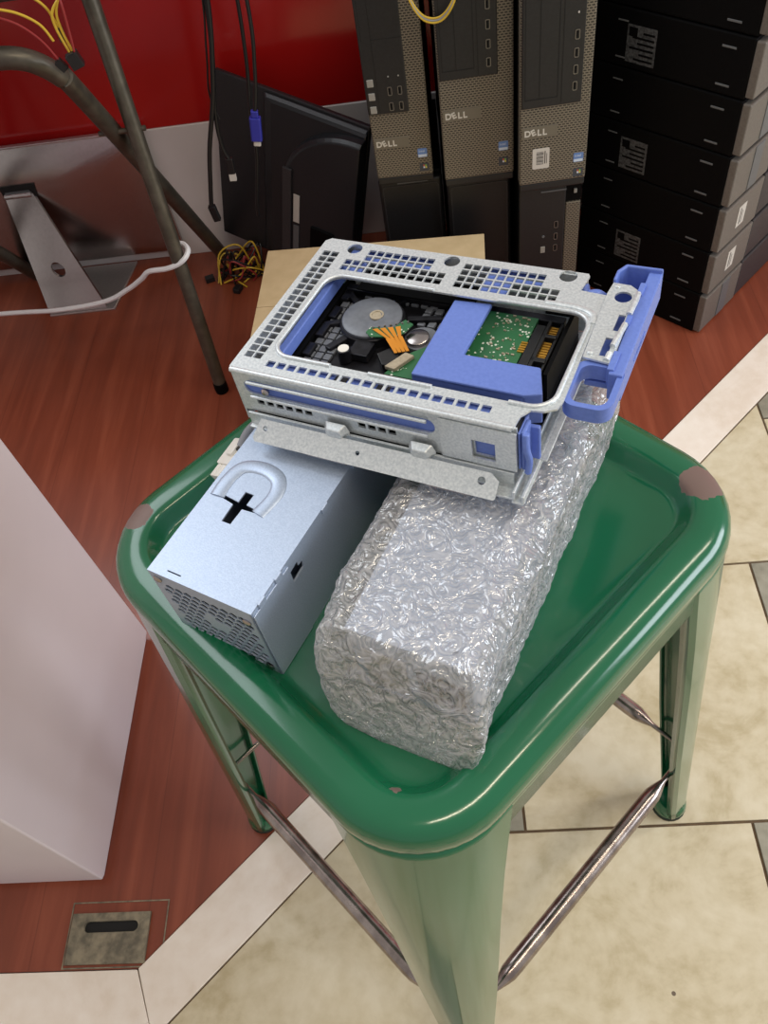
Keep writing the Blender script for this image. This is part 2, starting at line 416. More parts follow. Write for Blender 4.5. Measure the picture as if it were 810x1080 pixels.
# tiled walkway: pinwheel of large cream and small grey tiles on a grout bed
bm = NB()
low_dir0 = Vector((lowc.x, lowc.y, 0))
L, S_ = .345, .087; ox, oy = .040, .272; g = .0016
def clip_add(bm, x0, y0, x1, y1, mi):
    # tiles are cut along the border: right of it by the diagonal, left of the corner by the straight run
    def piece(planes):
        t = NB(); bx(t, (x0+g, y0+g, -.012), (x1-g, y1-g, 0))
        for co, no in planes:
            if not t.faces: break
            bmesh.ops.bisect_plane(t, geom=t.verts[:]+t.edges[:]+t.faces[:], plane_co=co, plane_no=no, clear_inner=True, clear_outer=False)
            bmesh.ops.holes_fill(t, edges=t.edges[:])
        me = bpy.data.meshes.new('t'); t.to_mesh(me); t.free()
        n0 = len(bm.faces); bm.from_mesh(me); bpy.data.meshes.remove(me); bm.faces.ensure_lookup_table()
        for f in bm.faces[n0:]: f.material_index = mi
    piece([(low_dir0+Nn*.002, Nn), (Vector((lowc.x, 0, 0)), Vector((1, 0, 0)))])
    piece([(Vector((0, lowc.y-.002, 0)), Vector((0, -1, 0))), (Vector((lowc.x, 0, 0)), Vector((-1, 0, 0)))])
for i in range(-12, 10):
    for j in range(-9, 9):
        x = ox+i*S_+j*L; y = oy+i*L-j*S_
        if -2.3 < x < 2.2 and -2.5 < y < 2.4:
            clip_add(bm, x, y, x+L, y+L, 0); clip_add(bm, x+L, y+L-S_, x+L+S_, y+L, 1)
struct(obj('floor_tiles', bm, [M['tile'], M['tile_grey']], bevel=.0006))
bm = NB(); prism(bm, [(-2.4, lowc.y), (-2.4, -2.6), (2.8, -2.6), (far1.x, far1.y), (lowc.x, lowc.y)], -.05, -.0025)
struct(obj('floor_grout', bm, M['grout']))
# back wall: glossy red panel over a white skirting panel
WY = 1.466
bm = NB(); bx(bm, (-2.4, WY, .272), (2.4, WY+.06, 1.05)); 
struct(obj('wall_back', bm, M['red'], bevel=.002))
bm = NB(); bx(bm, (-2.4, WY-.002, 0), (2.4, WY+.06, .272))
struct(obj('baseboard_back', bm, M['skirt'], bevel=.0015))

# white cabinet at the left edge
t = thing('display_cabinet', 'white laminate cabinet standing on the brown floor at the left edge', 'cabinet', (-.467, .40, 0))
bm = NB(); bx(bm, (-.6, -.165, .012), (0, .169, .9)); obj('body', bm, M['cab'], t, bevel=.002)
bm = NB(); bx(bm, (-.598, -.160, 0), (-.004, .165, .0125)); obj('plinth', bm, M['cab'], t, bevel=.003)
bm = NB(); bx(bm, (-.61, -.18, .9), (.012, .18, .925)); obj('countertop', bm, M['cab'], t, bevel=.003)

# worn floor plate with slot
t = thing('floor_plate', 'worn square metal plate with a slot set in the brown floor', 'floor outlet cover', (-.452, .173, .0))
bm = NB()
me = plate_mesh(rect(-.048, -.027, .047, .027), [rrect(-.032, .006, .034, .018, .006)], .004); me.transform(Matrix.Translation((0, 0, .0045)))
link('plate', me, M['stone'], t)
bm = NB(); bx(bm, (-.047, -.026, 0), (.046, .026, .0004)); obj('slot_recess', bm, M['dark_hole'], t)
me = plate_mesh(rect(-.052, -.031, .067, .040), [rect(-.0505, -.0295, .0655, .0385)], .0006); me.transform(Matrix.Translation((0, 0, .0008)))
link('cutout_edge', me, M['stone'], t)

# ------------------------------------------------------------------ green metal stool
HS = .6125; SX, SY, SYAW = -.0340, .2985, R(45-.864)
st = thing('metal_stool', 'green enamelled metal stool with worn corners and steel crossbars', 'stool', (SX, SY, 0), (0, 0, SYAW))
h = .1535
def sq(d, z, r): 
    a = h-d; return [(x, y, z) for x, y in rrect(-a, -a, a, a, max(r-d*1.12, .016), 10)]
prof = [(.0015, -.0225), (.0003, -.0215), (0, -.0205), (0, -.014), (.0012, -.0085), (.004, -.004), (.008, -.0015), (.012, -.0005), (.017, 0), (.0222, -.0003), (.0245, -.0010), (.0258, -.0022), (.0272, -.0042), (.0310, -.0088), (.0322, -.0103), (.0336, -.0112), (.036, -.0116), (.040, -.0117), (.09, -.0118)]
bm = NB(); loft(bm, [sq(d, z, .060) for d, z in prof], cap0=False, cap1=True)
so = obj('seat', bm, M['green'], st, loc=(0, 0, HS), smooth=True)
md = so.modifiers.new('thick', 'SOLIDIFY'); md.thickness = .0018; md.offset = -1
# apron below the rim
def sqr(a, z, r): return [(x, y, z) for x, y in rrect(-a, -a, a, a, r, 10)]
bm = NB(); loft(bm, [sqr(h-.0030, HS-.020, .058), sqr(h-.0022, HS-.030, .058), sqr(h-.0012, HS-.054, .058)], cap0=False, cap1=False)
ao = obj('apron', bm, M['green'], st, smooth=True); md = ao.modifiers.new('thick', 'SOLIDIFY'); md.thickness = .0018; md.offset = -1
# legs: folded sheet, wide under the seat and narrow at the foot
def leg_section(z):
    tt = (HS-.0222-z)/(HS-.0222)
    e = h-.0012+tt*.0357                  # outer corner coordinate
    ks = [(0, .072), (.04, .070), (.09, .067), (.16, .063), (.3, .057), (.6, .047), (.85, .036), (1., .030)]
    for (a, wa), (b, wb) in zip(ks, ks[1:]):
        if a <= tt <= b+1e-6: w = wa+(wb-wa)*(tt-a)/(b-a); break
    r = .058+(.0125-.058)*min(1, tt*1.05)
    r = min(r, w*.78)
    pts = [(e-w, e-.010), (e-w-.0008, e-.003), (e-w+.003, e)]
    nA = 12
    cx = e-r
    arc = []
    for i in range(nA+1):
        a = R(90-90*i/nA); arc.append((cx+r*math.cos(a), cx+r*math.sin(a)))
    pts += arc
    pts += [(e, e-w+.003), (e-.003, e-w-.0008), (e-.010, e-w)]
    return [(x, y, z) for x, y in pts]
for k in range(4):
    bm = NB()
    zs = [HS-.0222-(HS-.0222-.012)*u for u in (0, .015, .03, .05, .075, .1, .13, .16, .2, .25, .3, .4, .5, .6, .7, .8, .9, .96, 1)]
    loft(bm, [leg_section(z) for z in zs], closed=False, cap0=False, cap1=False)
    lo = obj('leg', bm, M['green'], st, rot=(0, 0, k*PI/2), smooth=True)
    md = lo.modifiers.new('thick', 'SOLIDIFY'); md.thickness = .0022; md.offset = -1
    bm = NB(); e = h-.001+.0345
    cx = e-.0155
    lathe(bm, [(.010, .0), (.0165, .0015), (.0185, .006), (.0188, .012), (.0172, .020), (.014, .026), (.006, .028)], (cx, cx, 0), 20)
    fo = obj('foot', bm, M['green'], lo, smooth=True)
    bm = NB(); lathe(bm, [(.0175, -.0005), (.0192, .001), (.0192, .005), (.0175, .007)], (cx, cx, 0), 20)
    obj('rubber_pad', bm, M['rubber'], lo, smooth=True)
    # crossbar to the next leg, ends pinched flat
    zb = .180; tt = (HS-.0222-zb)/(HS-.0222); eb = h-.001+tt*.0345-.006
    a = Vector((eb-.012, eb-.004, zb)); b = Vector((-(eb-.012), eb-.004, zb))
    bm = NB(); P = []; rr = []
    for u, r_ in ((0, .0020), (.05, .0022), (.105, .0026), (.140, .0062), (.160, .0078), (.19, .0082), (.5, .0082), (.81, .0082), (.840, .0078), (.860, .0062), (.895, .0026), (.95, .0024), (1, .0022)):
        P.append(a.lerp(b, u)); rr.append(r_)
    tube(bm, P, rr, 16)
    bo = obj('crossbar', bm, M['bar'], st, rot=(0, 0, k*PI/2), smooth=True)

# ------------------------------------------------------------------ bare power supply (left)
ZR = HS-.0117
A1 = (-.1107, .2046)
psu = thing('power_supply', 'bare steel computer power supply with grille end and cross cut-out', 'power supply', (A1[0], A1[1], ZR), (0, 0, R(-28.5)))
W1, L1, H1 = .0675, .158, .0705
# local: x from -W1..0, y 0..L1, z 0..H1
cross = [(-.0447-.003, .0425), (-.0447+.003, .0425), (-.0447+.0034, .0535), (-.0338, .0540), (-.0338, .0562), (-.0405, .0570), (-.0405, .0645), (-.0462, .0645), (-.0462, .0570), (-.0565, .0582), (-.0565, .0560), (-.0482, .0545)]
plate('lid', [(-W1, 0), (0, 0), (0, L1), (-W1, L1)], [cross, rect(-.0565, .0036, -.0475, .0044)], .0012, M['psu_steel'], psu, Matrix.Translation((0, 0, H1)))
bm = NB()      # embossed arch round the cross
tube(bm, smooth_path([(-.0600, .0560, H1-.0004), (-.0605, .0680, H1), (-.0570, .0790, H1), (-.0450, .0825, H1), (-.0335, .0790, H1), (-.0290, .0690, H1), (-.0310, .0540, H1-.0004)], 6), .0046, 14)
for v in bm.verts: v.co.z = H1+(v.co.z-H1)*.26
obj('embossed_arch', bm, M['psu_steel'], psu, smooth=True)
bm = NB()      # case: floor, sides, back
bx(bm, (-W1, 0, 0), (0, L1, .0012)); bx(bm, (-W1, 0, .0012), (-W1+.0012, L1, H1-.0012)); bx(bm, (-W1+.0012, L1-.0012, .0012), (-.0012, L1, H1-.0012))
obj('case', bm, M['psu_steel'], psu)
side_m = Matrix.Translation((0, 0, 0)) @ Matrix(((0, 0, 1, 0), (1, 0, 0, 0), (0, 1, 0, 0), (0, 0, 0, 1)))   # (u,v,w)->(w,u,v)
plate('side_panel', rect(0, .0012, L1-.0012, H1-.0012), [[(.034, .050), (.0445, .051), (.0445, .057), (.041, .057), (.041, .061), (.034, .060)]], .0012, M['psu_steel'], psu, side_m)
bm = NB(); bx(bm, (.0000, .0005, .0005), (.0009, .0335, H1-.0035)); obj('side_flap', bm, M['psu_steel'], psu, bevel=.0003)
for yy in (.006, .022, .070, .104):
    bm = NB(); bx(bm, (-.0005, yy, H1-.0034), (.0011, yy+.006, H1+.0006)); obj('lid_tab', bm, M['psu_steel'], psu, bevel=.0003)
# front: perforated end
holes = []
pit = .0060
for r_ in range(10):
    for q_ in range(11):
        x = -.0600+q_*pit+(r_ % 2)*pit/2; z = .0085+r_*pit*.92
        if x > -.0050 or z > .0600: continue
        if (x+.0345)**2+(z-.034)**2 < .0080**2: continue
        holes.append([(x+.00295*math.cos(PI/3*i+PI/6), z+.00295*math.sin(PI/3*i+PI/6)) for i in range(6)])
plate('grille', rect(-W1+.0012, .0012, 0, H1-.0012), holes, .001, M['psu_steel'], psu, Matrix.Translation((0, .001, 0)) @ Matrix.Rotation(PI/2, 4, 'X') @ Matrix.Translation((0, 0, .001)))
bm = NB(); lathe(bm, [(.030, .006), (.030, .020), (.0285, .020), (.0285, .006)], (-W1/2, 0, H1/2-.002), 28, 'y')
for v in bm.verts: v.co.y = -v.co.y
lathe(bm, [(.010, -.007), (.010, -.018)], (-W1/2, 0, H1/2-.002), 20, 'y')
for i in range(7):
    a = 2*PI*i/7
    p = [Vector((-W1/2+.009*math.cos(a), .012, H1/2-.002+.009*math.sin(a))), Vector((-W1/2+.027*math.cos(a+.5), .014, H1/2-.002+.027*math.sin(a+.5)))]
    tube(bm, p, [.003, .006], 6)
obj('fan', bm, M['blackm'], psu)
for x, z in ((-.0625, .0645), (-.006, .0585), (-.006, .007), (-.0615, .008)):
    bm = NB(); lathe(bm, [(.0026, -.0003), (.0028, .0006), (.0018, .0013)], (x, 0, z), 12, 'y'); obj('screw', bm, M['alu'], psu, smooth=True)
# output leads coming out behind the case and lying along its left side
bm = NB()
prism(bm, rrect(-.0095, -.0105, .0095, .0105, .0015, 3), 0, .010)
prism(bm, rrect(-.0080, -.020, .0080, -.0105, .001, 3), .001, .009)
for i in range(3): bx(bm, (-.0068+i*.005, -.0202, .0015), (-.0030+i*.005, -.0108, .0097))
bx(bm, (-.003, -.004, .0095), (.003, .008, .0122))
cn = obj('connector', bm, M['white'], psu, loc=(-.0905, .1080, .028), rot=(R(8), R(-24), R(-8)), bevel=.0006)
for i, (mm, dx, dz) in enumerate((('yellow', -.005, .0), ('yellow', -.0015, .003), ('cable', .002, .0), ('yellow', .005, .002))):
    bm = NB(); tube(bm, [(-.0890+dx*.9, .117, .034+dz), (-.084+dx*.8, .128, .040+dz), (-.074+dx*.6, .144, .042+dz), (-.058+dx, .162, .040+dz), (-.042+dx, .167, .037), (-.036+dx, L1-.001, .036)], .0011, 8, 6)
    obj('wire', bm, M[mm], psu, smooth=True)
bm = NB(); tube(bm, [(-.0870, .108, .044), (-.0850, .116, .050), (-.078, .124, .056), (-.068, .134, .059), (-.050, .158, .058), (-.034, .171, .050), (-.030, L1-.001, .045)], .0030, 10, 6)
obj('wire', bm, M['greyw'], psu, smooth=True)
bm = NB(); bx(bm, (-.0045, -.0065, -.004), (.0045, .0065, .004)); bx(bm, (-.003, .0065, -.003), (.003, .011, .003))
obj('connector', bm, M['cable'], psu, loc=(-.1020, .0900, .0060), rot=(0, R(-4), R(12)), bevel=.0006)
bm = NB(); tube(bm, [(-.1040, .100, .0065), (-.1045, .106, .0120), (-.0980, .108, .030), (-.0875, .1085, .044)], .0011, 8, 6)
obj('wire', bm, M['cable'], psu, smooth=True)

# ------------------------------------------------------------------ power supply in bubble wrap (right)
A2 = (-.0032, .1668)
wp = thing('wrapped_power_supply', 'steel computer power supply wrapped in clear bubble wrap', 'power supply', (A2[0], A2[1], ZR), (0, 0, R(-25.3)))
bm = NB(); bx(bm, (-.066, 0, .002), (0, .195, .0665)); obj('case', bm, M['psu_steel'], wp, bevel=.001)
plate('lid', rect(-.0665, -.0006, .0006, .196), [circ(-.0105, .0065, .0016, 12)], .0014, M['psu_steel'], wp, Matrix.Translation((0, 0, .0685)))
bm = NB()
for i in range(7):
    for j in range(6): bx(bm, (-.030+i*.0038, -.0012, .016+j*.0055), (-.0275+i*.0038, .0004, .0195+j*.0055))
obj('grille', bm, M['dark_hole'], wp)
bm = NB(); bx(bm, (-.060, -.0016, .012), (-.036, .0004, .052)); obj('power_inlet', bm, M['steel_in'], wp, bevel=.001)
# the wrap: a loose, bubbled sleeve
secs = [(-.0255, -.058, .004, .0005, .010), (-.0248, -.066, .0085, .0005, .018), (-.0225, -.074, .0105, .0005, .030), (-.0175, -.080, .0112, .0005, .046), (-.0105, -.084, .0105, .0005, .061), (-.0035, -.083, .0085, .0005, .0705), (.004, -.0815, .0075, .0005, .0725),
        (.03, -.085, .0085, .0005, .0725), (.08, -.084, .0105, .0005, .0725), (.14, -.080, .012, .0005, .072), (.20, -.077, .0125, .0005, .071), (.222, -.073, .012, .0005, .069), (.236, -.066, .010, .0005, .054), (.242, -.055, .004, .0005, .030)]
def sec_at(y):
    for a, b in zip(secs, secs[1:]):
        if a[0] <= y <= b[0]+1e-9:
            u = (y-a[0])/(b[0]-a[0]); return [a[i]+(b[i]-a[i])*u for i in range(5)]
ys = []
y = secs[0][0]
while y < secs[-1][0]:
    ys.append(y); y += .00165 if y > 0 else .0011
ys.append(secs[-1][0])
NP = 190
loops = []
for y in ys:
    _, x0, x1, z0, z1 = sec_at(y)
    r = min(.014, (x1-x0)*.45, (z1-z0)*.45)
    base = rrect(x0, z0, x1, z1, r, 8)
    # resample to equal arc length
    seg = [math.dist(base[i], base[(i+1) % len(base)]) for i in range(len(base))]; tot = sum(seg); out = []; i = 0; acc = 0
    for k in range(NP):
        d = tot*k/NP
        while acc+seg[i] < d: acc += seg[i]; i += 1
        u = (d-acc)/max(seg[i], 1e-9); p = base[i]; q2 = base[(i+1) % len(base)]
        out.append((p[0]+(q2[0]-p[0])*u, p[1]+(q2[1]-p[1])*u, d))
    cx, cz = (x0+x1)/2, (z0+z1)/2
    l = []
    for k, (x, z, d) in enumerate(out):
        pn, nx = out[k-1], out[(k+1) % NP]
        tx, tz = nx[0]-pn[0], nx[1]-pn[1]; ln = math.hypot(tx, tz) or 1
        nxx, nzz = tz/ln, -tx/ln
        # bubbles on a hexagonal grid
        row = round(y/.0078); sx = d/.009+(.5 if row % 2 else 0)
        du = (sx-round(sx))*.009; dv = y-row*.0078
        bub = max(0, 1-(du*du+dv*dv)/.0035**2)**.5*.0014
        pv = Vector((x, y, z))
        wr = noise.fractal(pv*40, 1., 2., 3)*.0016+abs(noise.noise(pv*130))*.0012
        e = bub*(.55+.45*noise.noise(pv*60))+wr-.0006
        if nzz > .5 and z > .05: e = max(e*.55, -.0012)
        if z < .004: e = max(-.0004, min(e*.2, .0))
        l.append((x+nxx*e, y+noise.noise(pv*70+Vector((5, 0, 0)))*.0018, max(z+nzz*e, .0001)))
    loops.append(l)
bm = NB(); loft(bm, loops)
obj('bubble_wrap', bm, M['wrap'], wp, smooth=False)
for o_ in C.objects:
    if o_.name == 'bubble_wrap': o_.data.polygons.foreach_set('use_smooth', [True]*len(o_.data.polygons))

# ------------------------------------------------------------------ drive cage lying on both power supplies
cage_m = Matrix.Rotation(-.4325, 4, 'Z') @ Matrix.Rotation(-.0307, 4, 'X') @ Matrix.Rotation(-.0366, 4, 'Y')
cage_m.translation = (-.1227, .3338, .7183)
def cthing(name, label, cat):
    o = thing(name, label, cat); o.matrix_world = cage_m; return o
cg = cthing('drive_cage', 'galvanised drive cage with blue plastic latch lying on both power supplies', 'drive cage')
TH = .0012
def remap(o, move=None):
    for v in o.data.vertices:
        if move: v.co.x += move[0]; v.co.y += move[1]
        else: v.co.x *= 1.065; v.co.y = v.co.y*.87+.009
    return o
outer = [(0, .002), (.002, 0), (.1640, 0), (.1646, .0090), (.1680, .0140), (.1745, .0150), (.1800, .0185), (.1812, .0235), (.1795, .1075), (.1650, .1085), (.1664, .1215), (.1652, .1235), (.003, .1235), (0, .1205)]
win = rrect(.0190, .0170, .1765, .0890, .011, 6)
hl = [win, circ(.0225, .1165, .0048, 20), circ(.0860, .1175, .0048, 20), circ(.1550, .1190, .0050, 20)]
def hole(x, y, w=.0047, d=.0047): hl.append(rect(x-w/2, y-d/2, x+w/2, y+d/2))
for i in range(18):
    for xx in (.0064, .0122): hole(xx, .0135+i*.0056, .0050, .0046)
for j in range(4):
    y = .1150-j*.0057
    for i in range(8): hole(.0350+i*.0055, y)
    if j > 1:
        for i in (1, 2): hole(.0350-i*.0055, y)
        for i in (8, 9): hole(.0350+i*.0055, y)
    for i in range(9 if j < 2 else 11): hole(.0970+i*.0055, y)
for i in range(20): hole(.0225+i*.00655, .0092, .0050, .0046)
plate('top_plate', outer, hl, TH, M['steel'], cg)
def xzplate(name, outer, holes, t, mat, parent, y): return plate(name, outer, holes, t, mat, parent, Matrix.Translation((0, y, 0)) @ Matrix.Rotation(PI/2, 4, 'X') @ Matrix.Translation((0, 0, -t)))
fh = [rrect(.0062, -.0180, .1215, -.0080, .0046, 5)]
for i in range(6): fh.append(rect(.0115+i*.0062, -.0255, .0160+i*.0062, -.0217))
for i in range(4): fh.append(rect(.0755+i*.0060, -.0258, .0800+i*.0060, -.0212))
fh.append(rect(.1430, -.0255, .1535, -.0135))
xzplate('front_wall', [(0, -.0290), (.0012, -.0320), (.1640, -.0320), (.1652, -.0290), (.1652, -.0012), (0, -.0012)], fh, TH, M['steel'], cg, .0)
bm = NB(); bx(bm, (.1250, -.0012, -.0300), (.1420, .0000, -.0030)); bx(bm, (.1545, -.0012, -.0300), (.1655, .0000, -.0030)); bx(bm, (.1420, -.0012, -.0130), (.1545, .0000, -.0030)); bx(bm, (.1420, -.0012, -.0300), (.1545, .0000, -.0260)); obj('front_boss', bm, M['steel'], cg)
bm = NB(); bx(bm, (0, .0012, -.0400), (.0012, .1235, -.0012)); obj('end_wall', bm, M['steel'], cg, bevel=.0003)
bm = NB(); bx(bm, (.0012, .1223, -.0400), (.1652, .1235, -.0012)); obj('back_wall', bm, M['steel'], cg, bevel=.0003)
bm = NB(); tube(bm, [(.001, .0008, -.0012), (.163, .0008, -.0012)], .0017, 12); obj('rolled_edge', bm, M['steel'], cg, smooth=True)
def lip(pts, name='window_lip'):
    bm = NB(); tube(bm, [(x, y, .0003) for x, y in pts], .0013, 10); obj(name, bm, M['steel'], cg, smooth=True)
wr_ = rrect(.0183, .0163, .1773, .0897, .0115, 8)
lip([(.1560, .0163)]+[p for p in wr_ if p[0] > .160 and p[1] < .05]+[p for p in wr_ if p[0] > .160 and p[1] >= .05]+[(.1250, .0897)])
lip([(.0860, .0897)]+[p for p in wr_ if p[0] < .035 and p[1] > .05]+[p for p in wr_ if p[0] < .035 and p[1] <= .05]+[(.0560, .0163)])
lip([(.0790, .0160), (.1150, .0160)])
bm = NB(); tube(bm, smooth_path([(.1500, .0945, .0), (.1610, .0945, .0003), (.1700, .0935, .0003), (.1770, .0900, .0003), (.1785, .0830, 0)], 5), .0018, 10)
for v in bm.verts: v.co.z *= .5
obj('pressed_rib', bm, M['steel'], cg, smooth=True)
bm = NB(); tube(bm, [(.010, -.0008, -.0078), (.118, -.0008, -.0078)], .0010, 8); o_ = obj('slot_lip', bm, M['steel'], cg, smooth=True)
bm = NB(); tube(bm, [(.010, -.0008, -.0183), (.118, -.0008, -.0183)], .0010, 8); obj('slot_lip', bm, M['steel'], cg, smooth=True)
for x in (.0625, .1135):
    bm = NB()
    lo_ = [(x-.0080, -.0295), (x-.0060, -.0245), (x+.0060, -.0245), (x+.0080, -.0295), (x+.0055, -.0340), (x-.0055, -.0340)]
    loft(bm, [[(a, -.001, b) for a, b in lo_], [(x+(a-x)*.62, -.0055, -.0292+(b+.0292)*.6) for a, b in lo_]], cap0=False)
    obj('pressed_pad', bm, M['steel'], cg, bevel=.0006)
bm = NB(); lathe(bm, [(.0022, -.001), (.0024, .0006), (.0012, .0018)], (.0205, 0, -.0130), 14, 'y'); obj('rivet', bm, M['alu'], cg, smooth=True)
bm = NB(); bx(bm, (.004, -.0040, -.0420), (.164, .1230, -.0405)); bx(bm, (.004, -.0015, -.0405), (.164, 0, -.0315)); obj('base_pan', bm, M['steel'], cg, bevel=.0003)
me = plate_mesh([(.0135, 0), (.0120, .0025), (.0150, .0135), (.1530, .0135), (.1580, .010), (.1580, .001), (.1570, 0)], [circ(.0190, .0085, .0016, 12), circ(.0780, .0072, .0013, 12), circ(.1490, .0085, .0022, 14)], .0012)
me.materials.clear()
me.transform(Matrix.Translation((0, -.0150, -.0395)) @ Matrix.Rotation(R(40), 4, 'X'))
link('base_flange', me, M['steel'], cg)
for x0_, x1_ in ((.0480, .0730), (.1200, .1450)):
    bm = NB(); bx(bm, (x0_, -.0148, -.0408), (x1_, -.0138, -.0396)); obj('flange_hem', bm, M['alu'], cg, bevel=.0003)
bm = NB(); bx(bm, (.1500, -.0100, -.0420), (.1690, .0040, -.0405)); bx(bm, (.1660, -.0120, -.0420), (.1720, .118, -.0405)); bx(bm, (.1665, -.0120, -.0406), (.1678, .118, -.0330)); bx(bm, (.1725, .015, -.0365), (.1760, .116, -.0350)); bx(bm, (.1712, -.012, -.0406), (.1728, .118, -.0350))
obj('base_rail', bm, M['steel'], cg, bevel=.0004)
# blue drive carrier inside
bm = NB(); bx(bm, (.0165, .0110, -.0125), (.0212, .1040, -.0045)); bx(bm, (.0165, .0065, -.030), (.0300, .0110, -.0075))
bx(bm, (.0040, .0026, -.0195), (.1230, .0040, -.0060)); bx(bm, (.1400, .0026, -.0270), (.1560, .0040, -.0120))
bx(bm, (.0180, .1125, -.0065), (.0800, .1215, -.0045)); bx(bm, (.0180, .1010, -.0065), (.0330, .1125, -.0045)); bx(bm, (.1080, .0965, -.0065), (.1250, .1215, -.0045)); bx(bm, (.1250, .1128, -.0065), (.1420, .1215, -.0045))
bx(bm, (.0180, .0042, -.0046), (.0600, .0160, -.0030)); bx(bm, (.0680, .0042, -.0046), (.0850, .0160, -.0030)); bx(bm, (.0930, .0042, -.0046), (.1600, .0160, -.0030))
obj('carrier', bm, M['blue'], cg, bevel=.0006)
bm = NB(); bx(bm, (.0060, .0042, -.0390), (.1390, .0056, -.0200)); bx(bm, (.0208, .0130, -.0400), (.0236, .1080, -.0135)); bx(bm, (.0015, .0080, -.0300), (.0160, .1180, -.0290)); bx(bm, (.0330, .0930, -.0112), (.1075, .1120, -.0104)); bx(bm, (.1450, .1090, -.0200), (.1630, .1215, -.0190)); bx(bm, (.1625, .0500, -.0400), (.1648, .1080, -.0100)); bx(bm, (.1602, .0300, -.0402), (.1650, .1080, -.0300)); obj('shade_liner', bm, M['blackm'], cg)  # black liner plates added inside the cage to stand in for shade
poly = [(.0985, .0262), (.1600, .0262), (.1690, .0295), (.1622, .0480), (.1200, .0475), (.1205, .0905), (.0985, .0890)]
bm = NB(); prism(bm, poly, -.0065, -.0035); bx(bm, (.0985, .0262, -.020), (.1600, .0285, -.0040)); prism(bm, [(.1600, .0262), (.1690, .0295), (.1622, .0480), (.1605, .0480), (.1660, .0300), (.1595, .0280)], -.024, -.0050)
obj('carrier_bridge', bm, M['blue'], cg, bevel=.0010)
bm = NB(); bx(bm, (.1655, .0010, -.0300), (.1668, .0160, -.0040)); tube(bm, smooth_path([(.1695, .002, -.0040), (.1700, .0005, -.0120), (.1712, .0015, -.0220), (.1705, .0010, -.0310)], 5), .0020, 8); bx(bm, (.1660, .0110, -.0310), (.1735, .0135, -.0080)); bx(bm, (.1668, .0020, -.0310), (.1690, .0120, -.0040))
obj('carrier_clip', bm, M['blue'], cg, bevel=.0008)
bm = NB(); tube(bm, smooth_path([(.1640, .1180, -.004), (.1670, .1140, -.008), (.1705, .1110, -.004), (.1740, .1105, -.003), (.1765, .1125, -.006)], 5), .0030, 10); obj('carrier_clip', bm, M['blue'], cg, smooth=True)
# latch plate and blue latch handle
plate('latch_plate', [(.1812, .0560), (.1960, .0545), (.1955, .1130), (.1900, .1170), (.1805, .1175), (.1796, .1080)], [circ(.1885, .1065, .0046, 20), rect(.1902, .0790, .1938, .0920), rect(.1885, .0590, .1925, .0730)], .0012, M['steel'], cg, Matrix.Translation((0, 0, .0012)))
for p_ in ((.1840, .0595), (.1835, .1140)):
    bm = NB(); lathe(bm, [(.0016, .0012), (.0014, .0022), (.0004, .0026)], (p_[0], p_[1], 0), 12); obj('rivet', bm, M['steel'], cg, smooth=True)
for q_ in ([(.1935, .066, .0022), (.1948, .078, .0026), (.1952, .084, .0022)], [(.1952, .092, .0022), (.1958, .103, .0026), (.1955, .110, .0020)], [(.1930, .056, .0014), (.1935, .061, .0020)]):
    bm = NB(); tube(bm, q_, .0016, 8); obj('latch_spring', bm, M['steel'], cg, smooth=True)
bm = NB()
bx(bm, (.1962, .0480, -.0170), (.2035, .1325, .0005))
prism(bm, [(.1800, .1180), (.1818, .1180), (.1818, .1255), (.1845, .1308), (.2035, .1312), (.2035, .1328), (.1835, .1328), (.1800, .1262)], -.0170, .0030)
bx(bm, (.1800, .1180, -.0170), (.2030, .1325, -.0150)); bx(bm, (.1800, .1175, -.0170), (.2030, .1192, -.0040))
bx(bm, (.1830, .054, -.0160), (.1965, .119, -.0120))
obj('latch_handle', bm, M['blue'], cg, bevel=.0008)
bm = NB()
for y0 in (.062, .066): bx(bm, (.2033, y0+.010, -.0110), (.2040, y0+.030, -.0100))
bx(bm, (.1945, .0850, -.001), (.1970, .0925, .0022)); bx(bm, (.1945, .1100, -.001), (.1975, .1195, .0022)); bx(bm, (.1950, .050, -.010), (.1985, .064, .0016))
obj('latch_detail', bm, M['blue'], cg, bevel=.0006)
me = plate_mesh(rrect(.1790, .0235, .2040, .0570, .0075, 6), [rrect(.1822, .0265, .2008, .0535, .0055, 6)], .0090)
me.materials.clear(); me.transform(Matrix.Translation((0, 0, -.0010))); link('finger_loop', me, M['blue'], cg, bevel=.0008)

# ------------------------------------------------------------------ the hard drive in the cage
hd = cthing('hard_drive', 'black hard drive with green board and grey motor inside the cage', 'hard drive')
zt = -.0140
bm = NB()
bx(bm, (.0215, .0095, -.0330), (.1500, .1065, zt-.005))
for i in range(5): bx(bm, (.0220, .012+i*.0195, zt-.005), (.0270, .024+i*.0195, zt-.001))
prism(bm, [(.0215, .0095), (.1500, .0095), (.1500, .0200), (.0950, .0200), (.060, .0140), (.0215, .0140)], zt-.005, zt)
prism(bm, [(.0215, .1000), (.1500, .1000), (.1500, .1065), (.0215, .1065)], zt-.005, zt)
for a0 in (200, 245, 20, 75, 140):      # ribs radiating from the motor
    a = R(a0); p = Vector((.050, .0755, 0)); d = Vector((math.cos(a), math.sin(a), 0)); n_ = Vector((-d.y, d.x, 0))*.0022
    q0, q1 = p+d*.018, p+d*.038
    q1.x = max(q1.x, .0225); q1.y = min(q1.y, .104)
    prism(bm, [((q0+n_).x, (q0+n_).y), ((q1+n_).x, (q1+n_).y), ((q1-n_).x, (q1-n_).y), ((q0-n_).x, (q0-n_).y)], zt-.005, zt-.001)
obj('chassis', bm, M['casting'], hd, bevel=.0006)
bm = NB()      # raised waffle pads of the casting
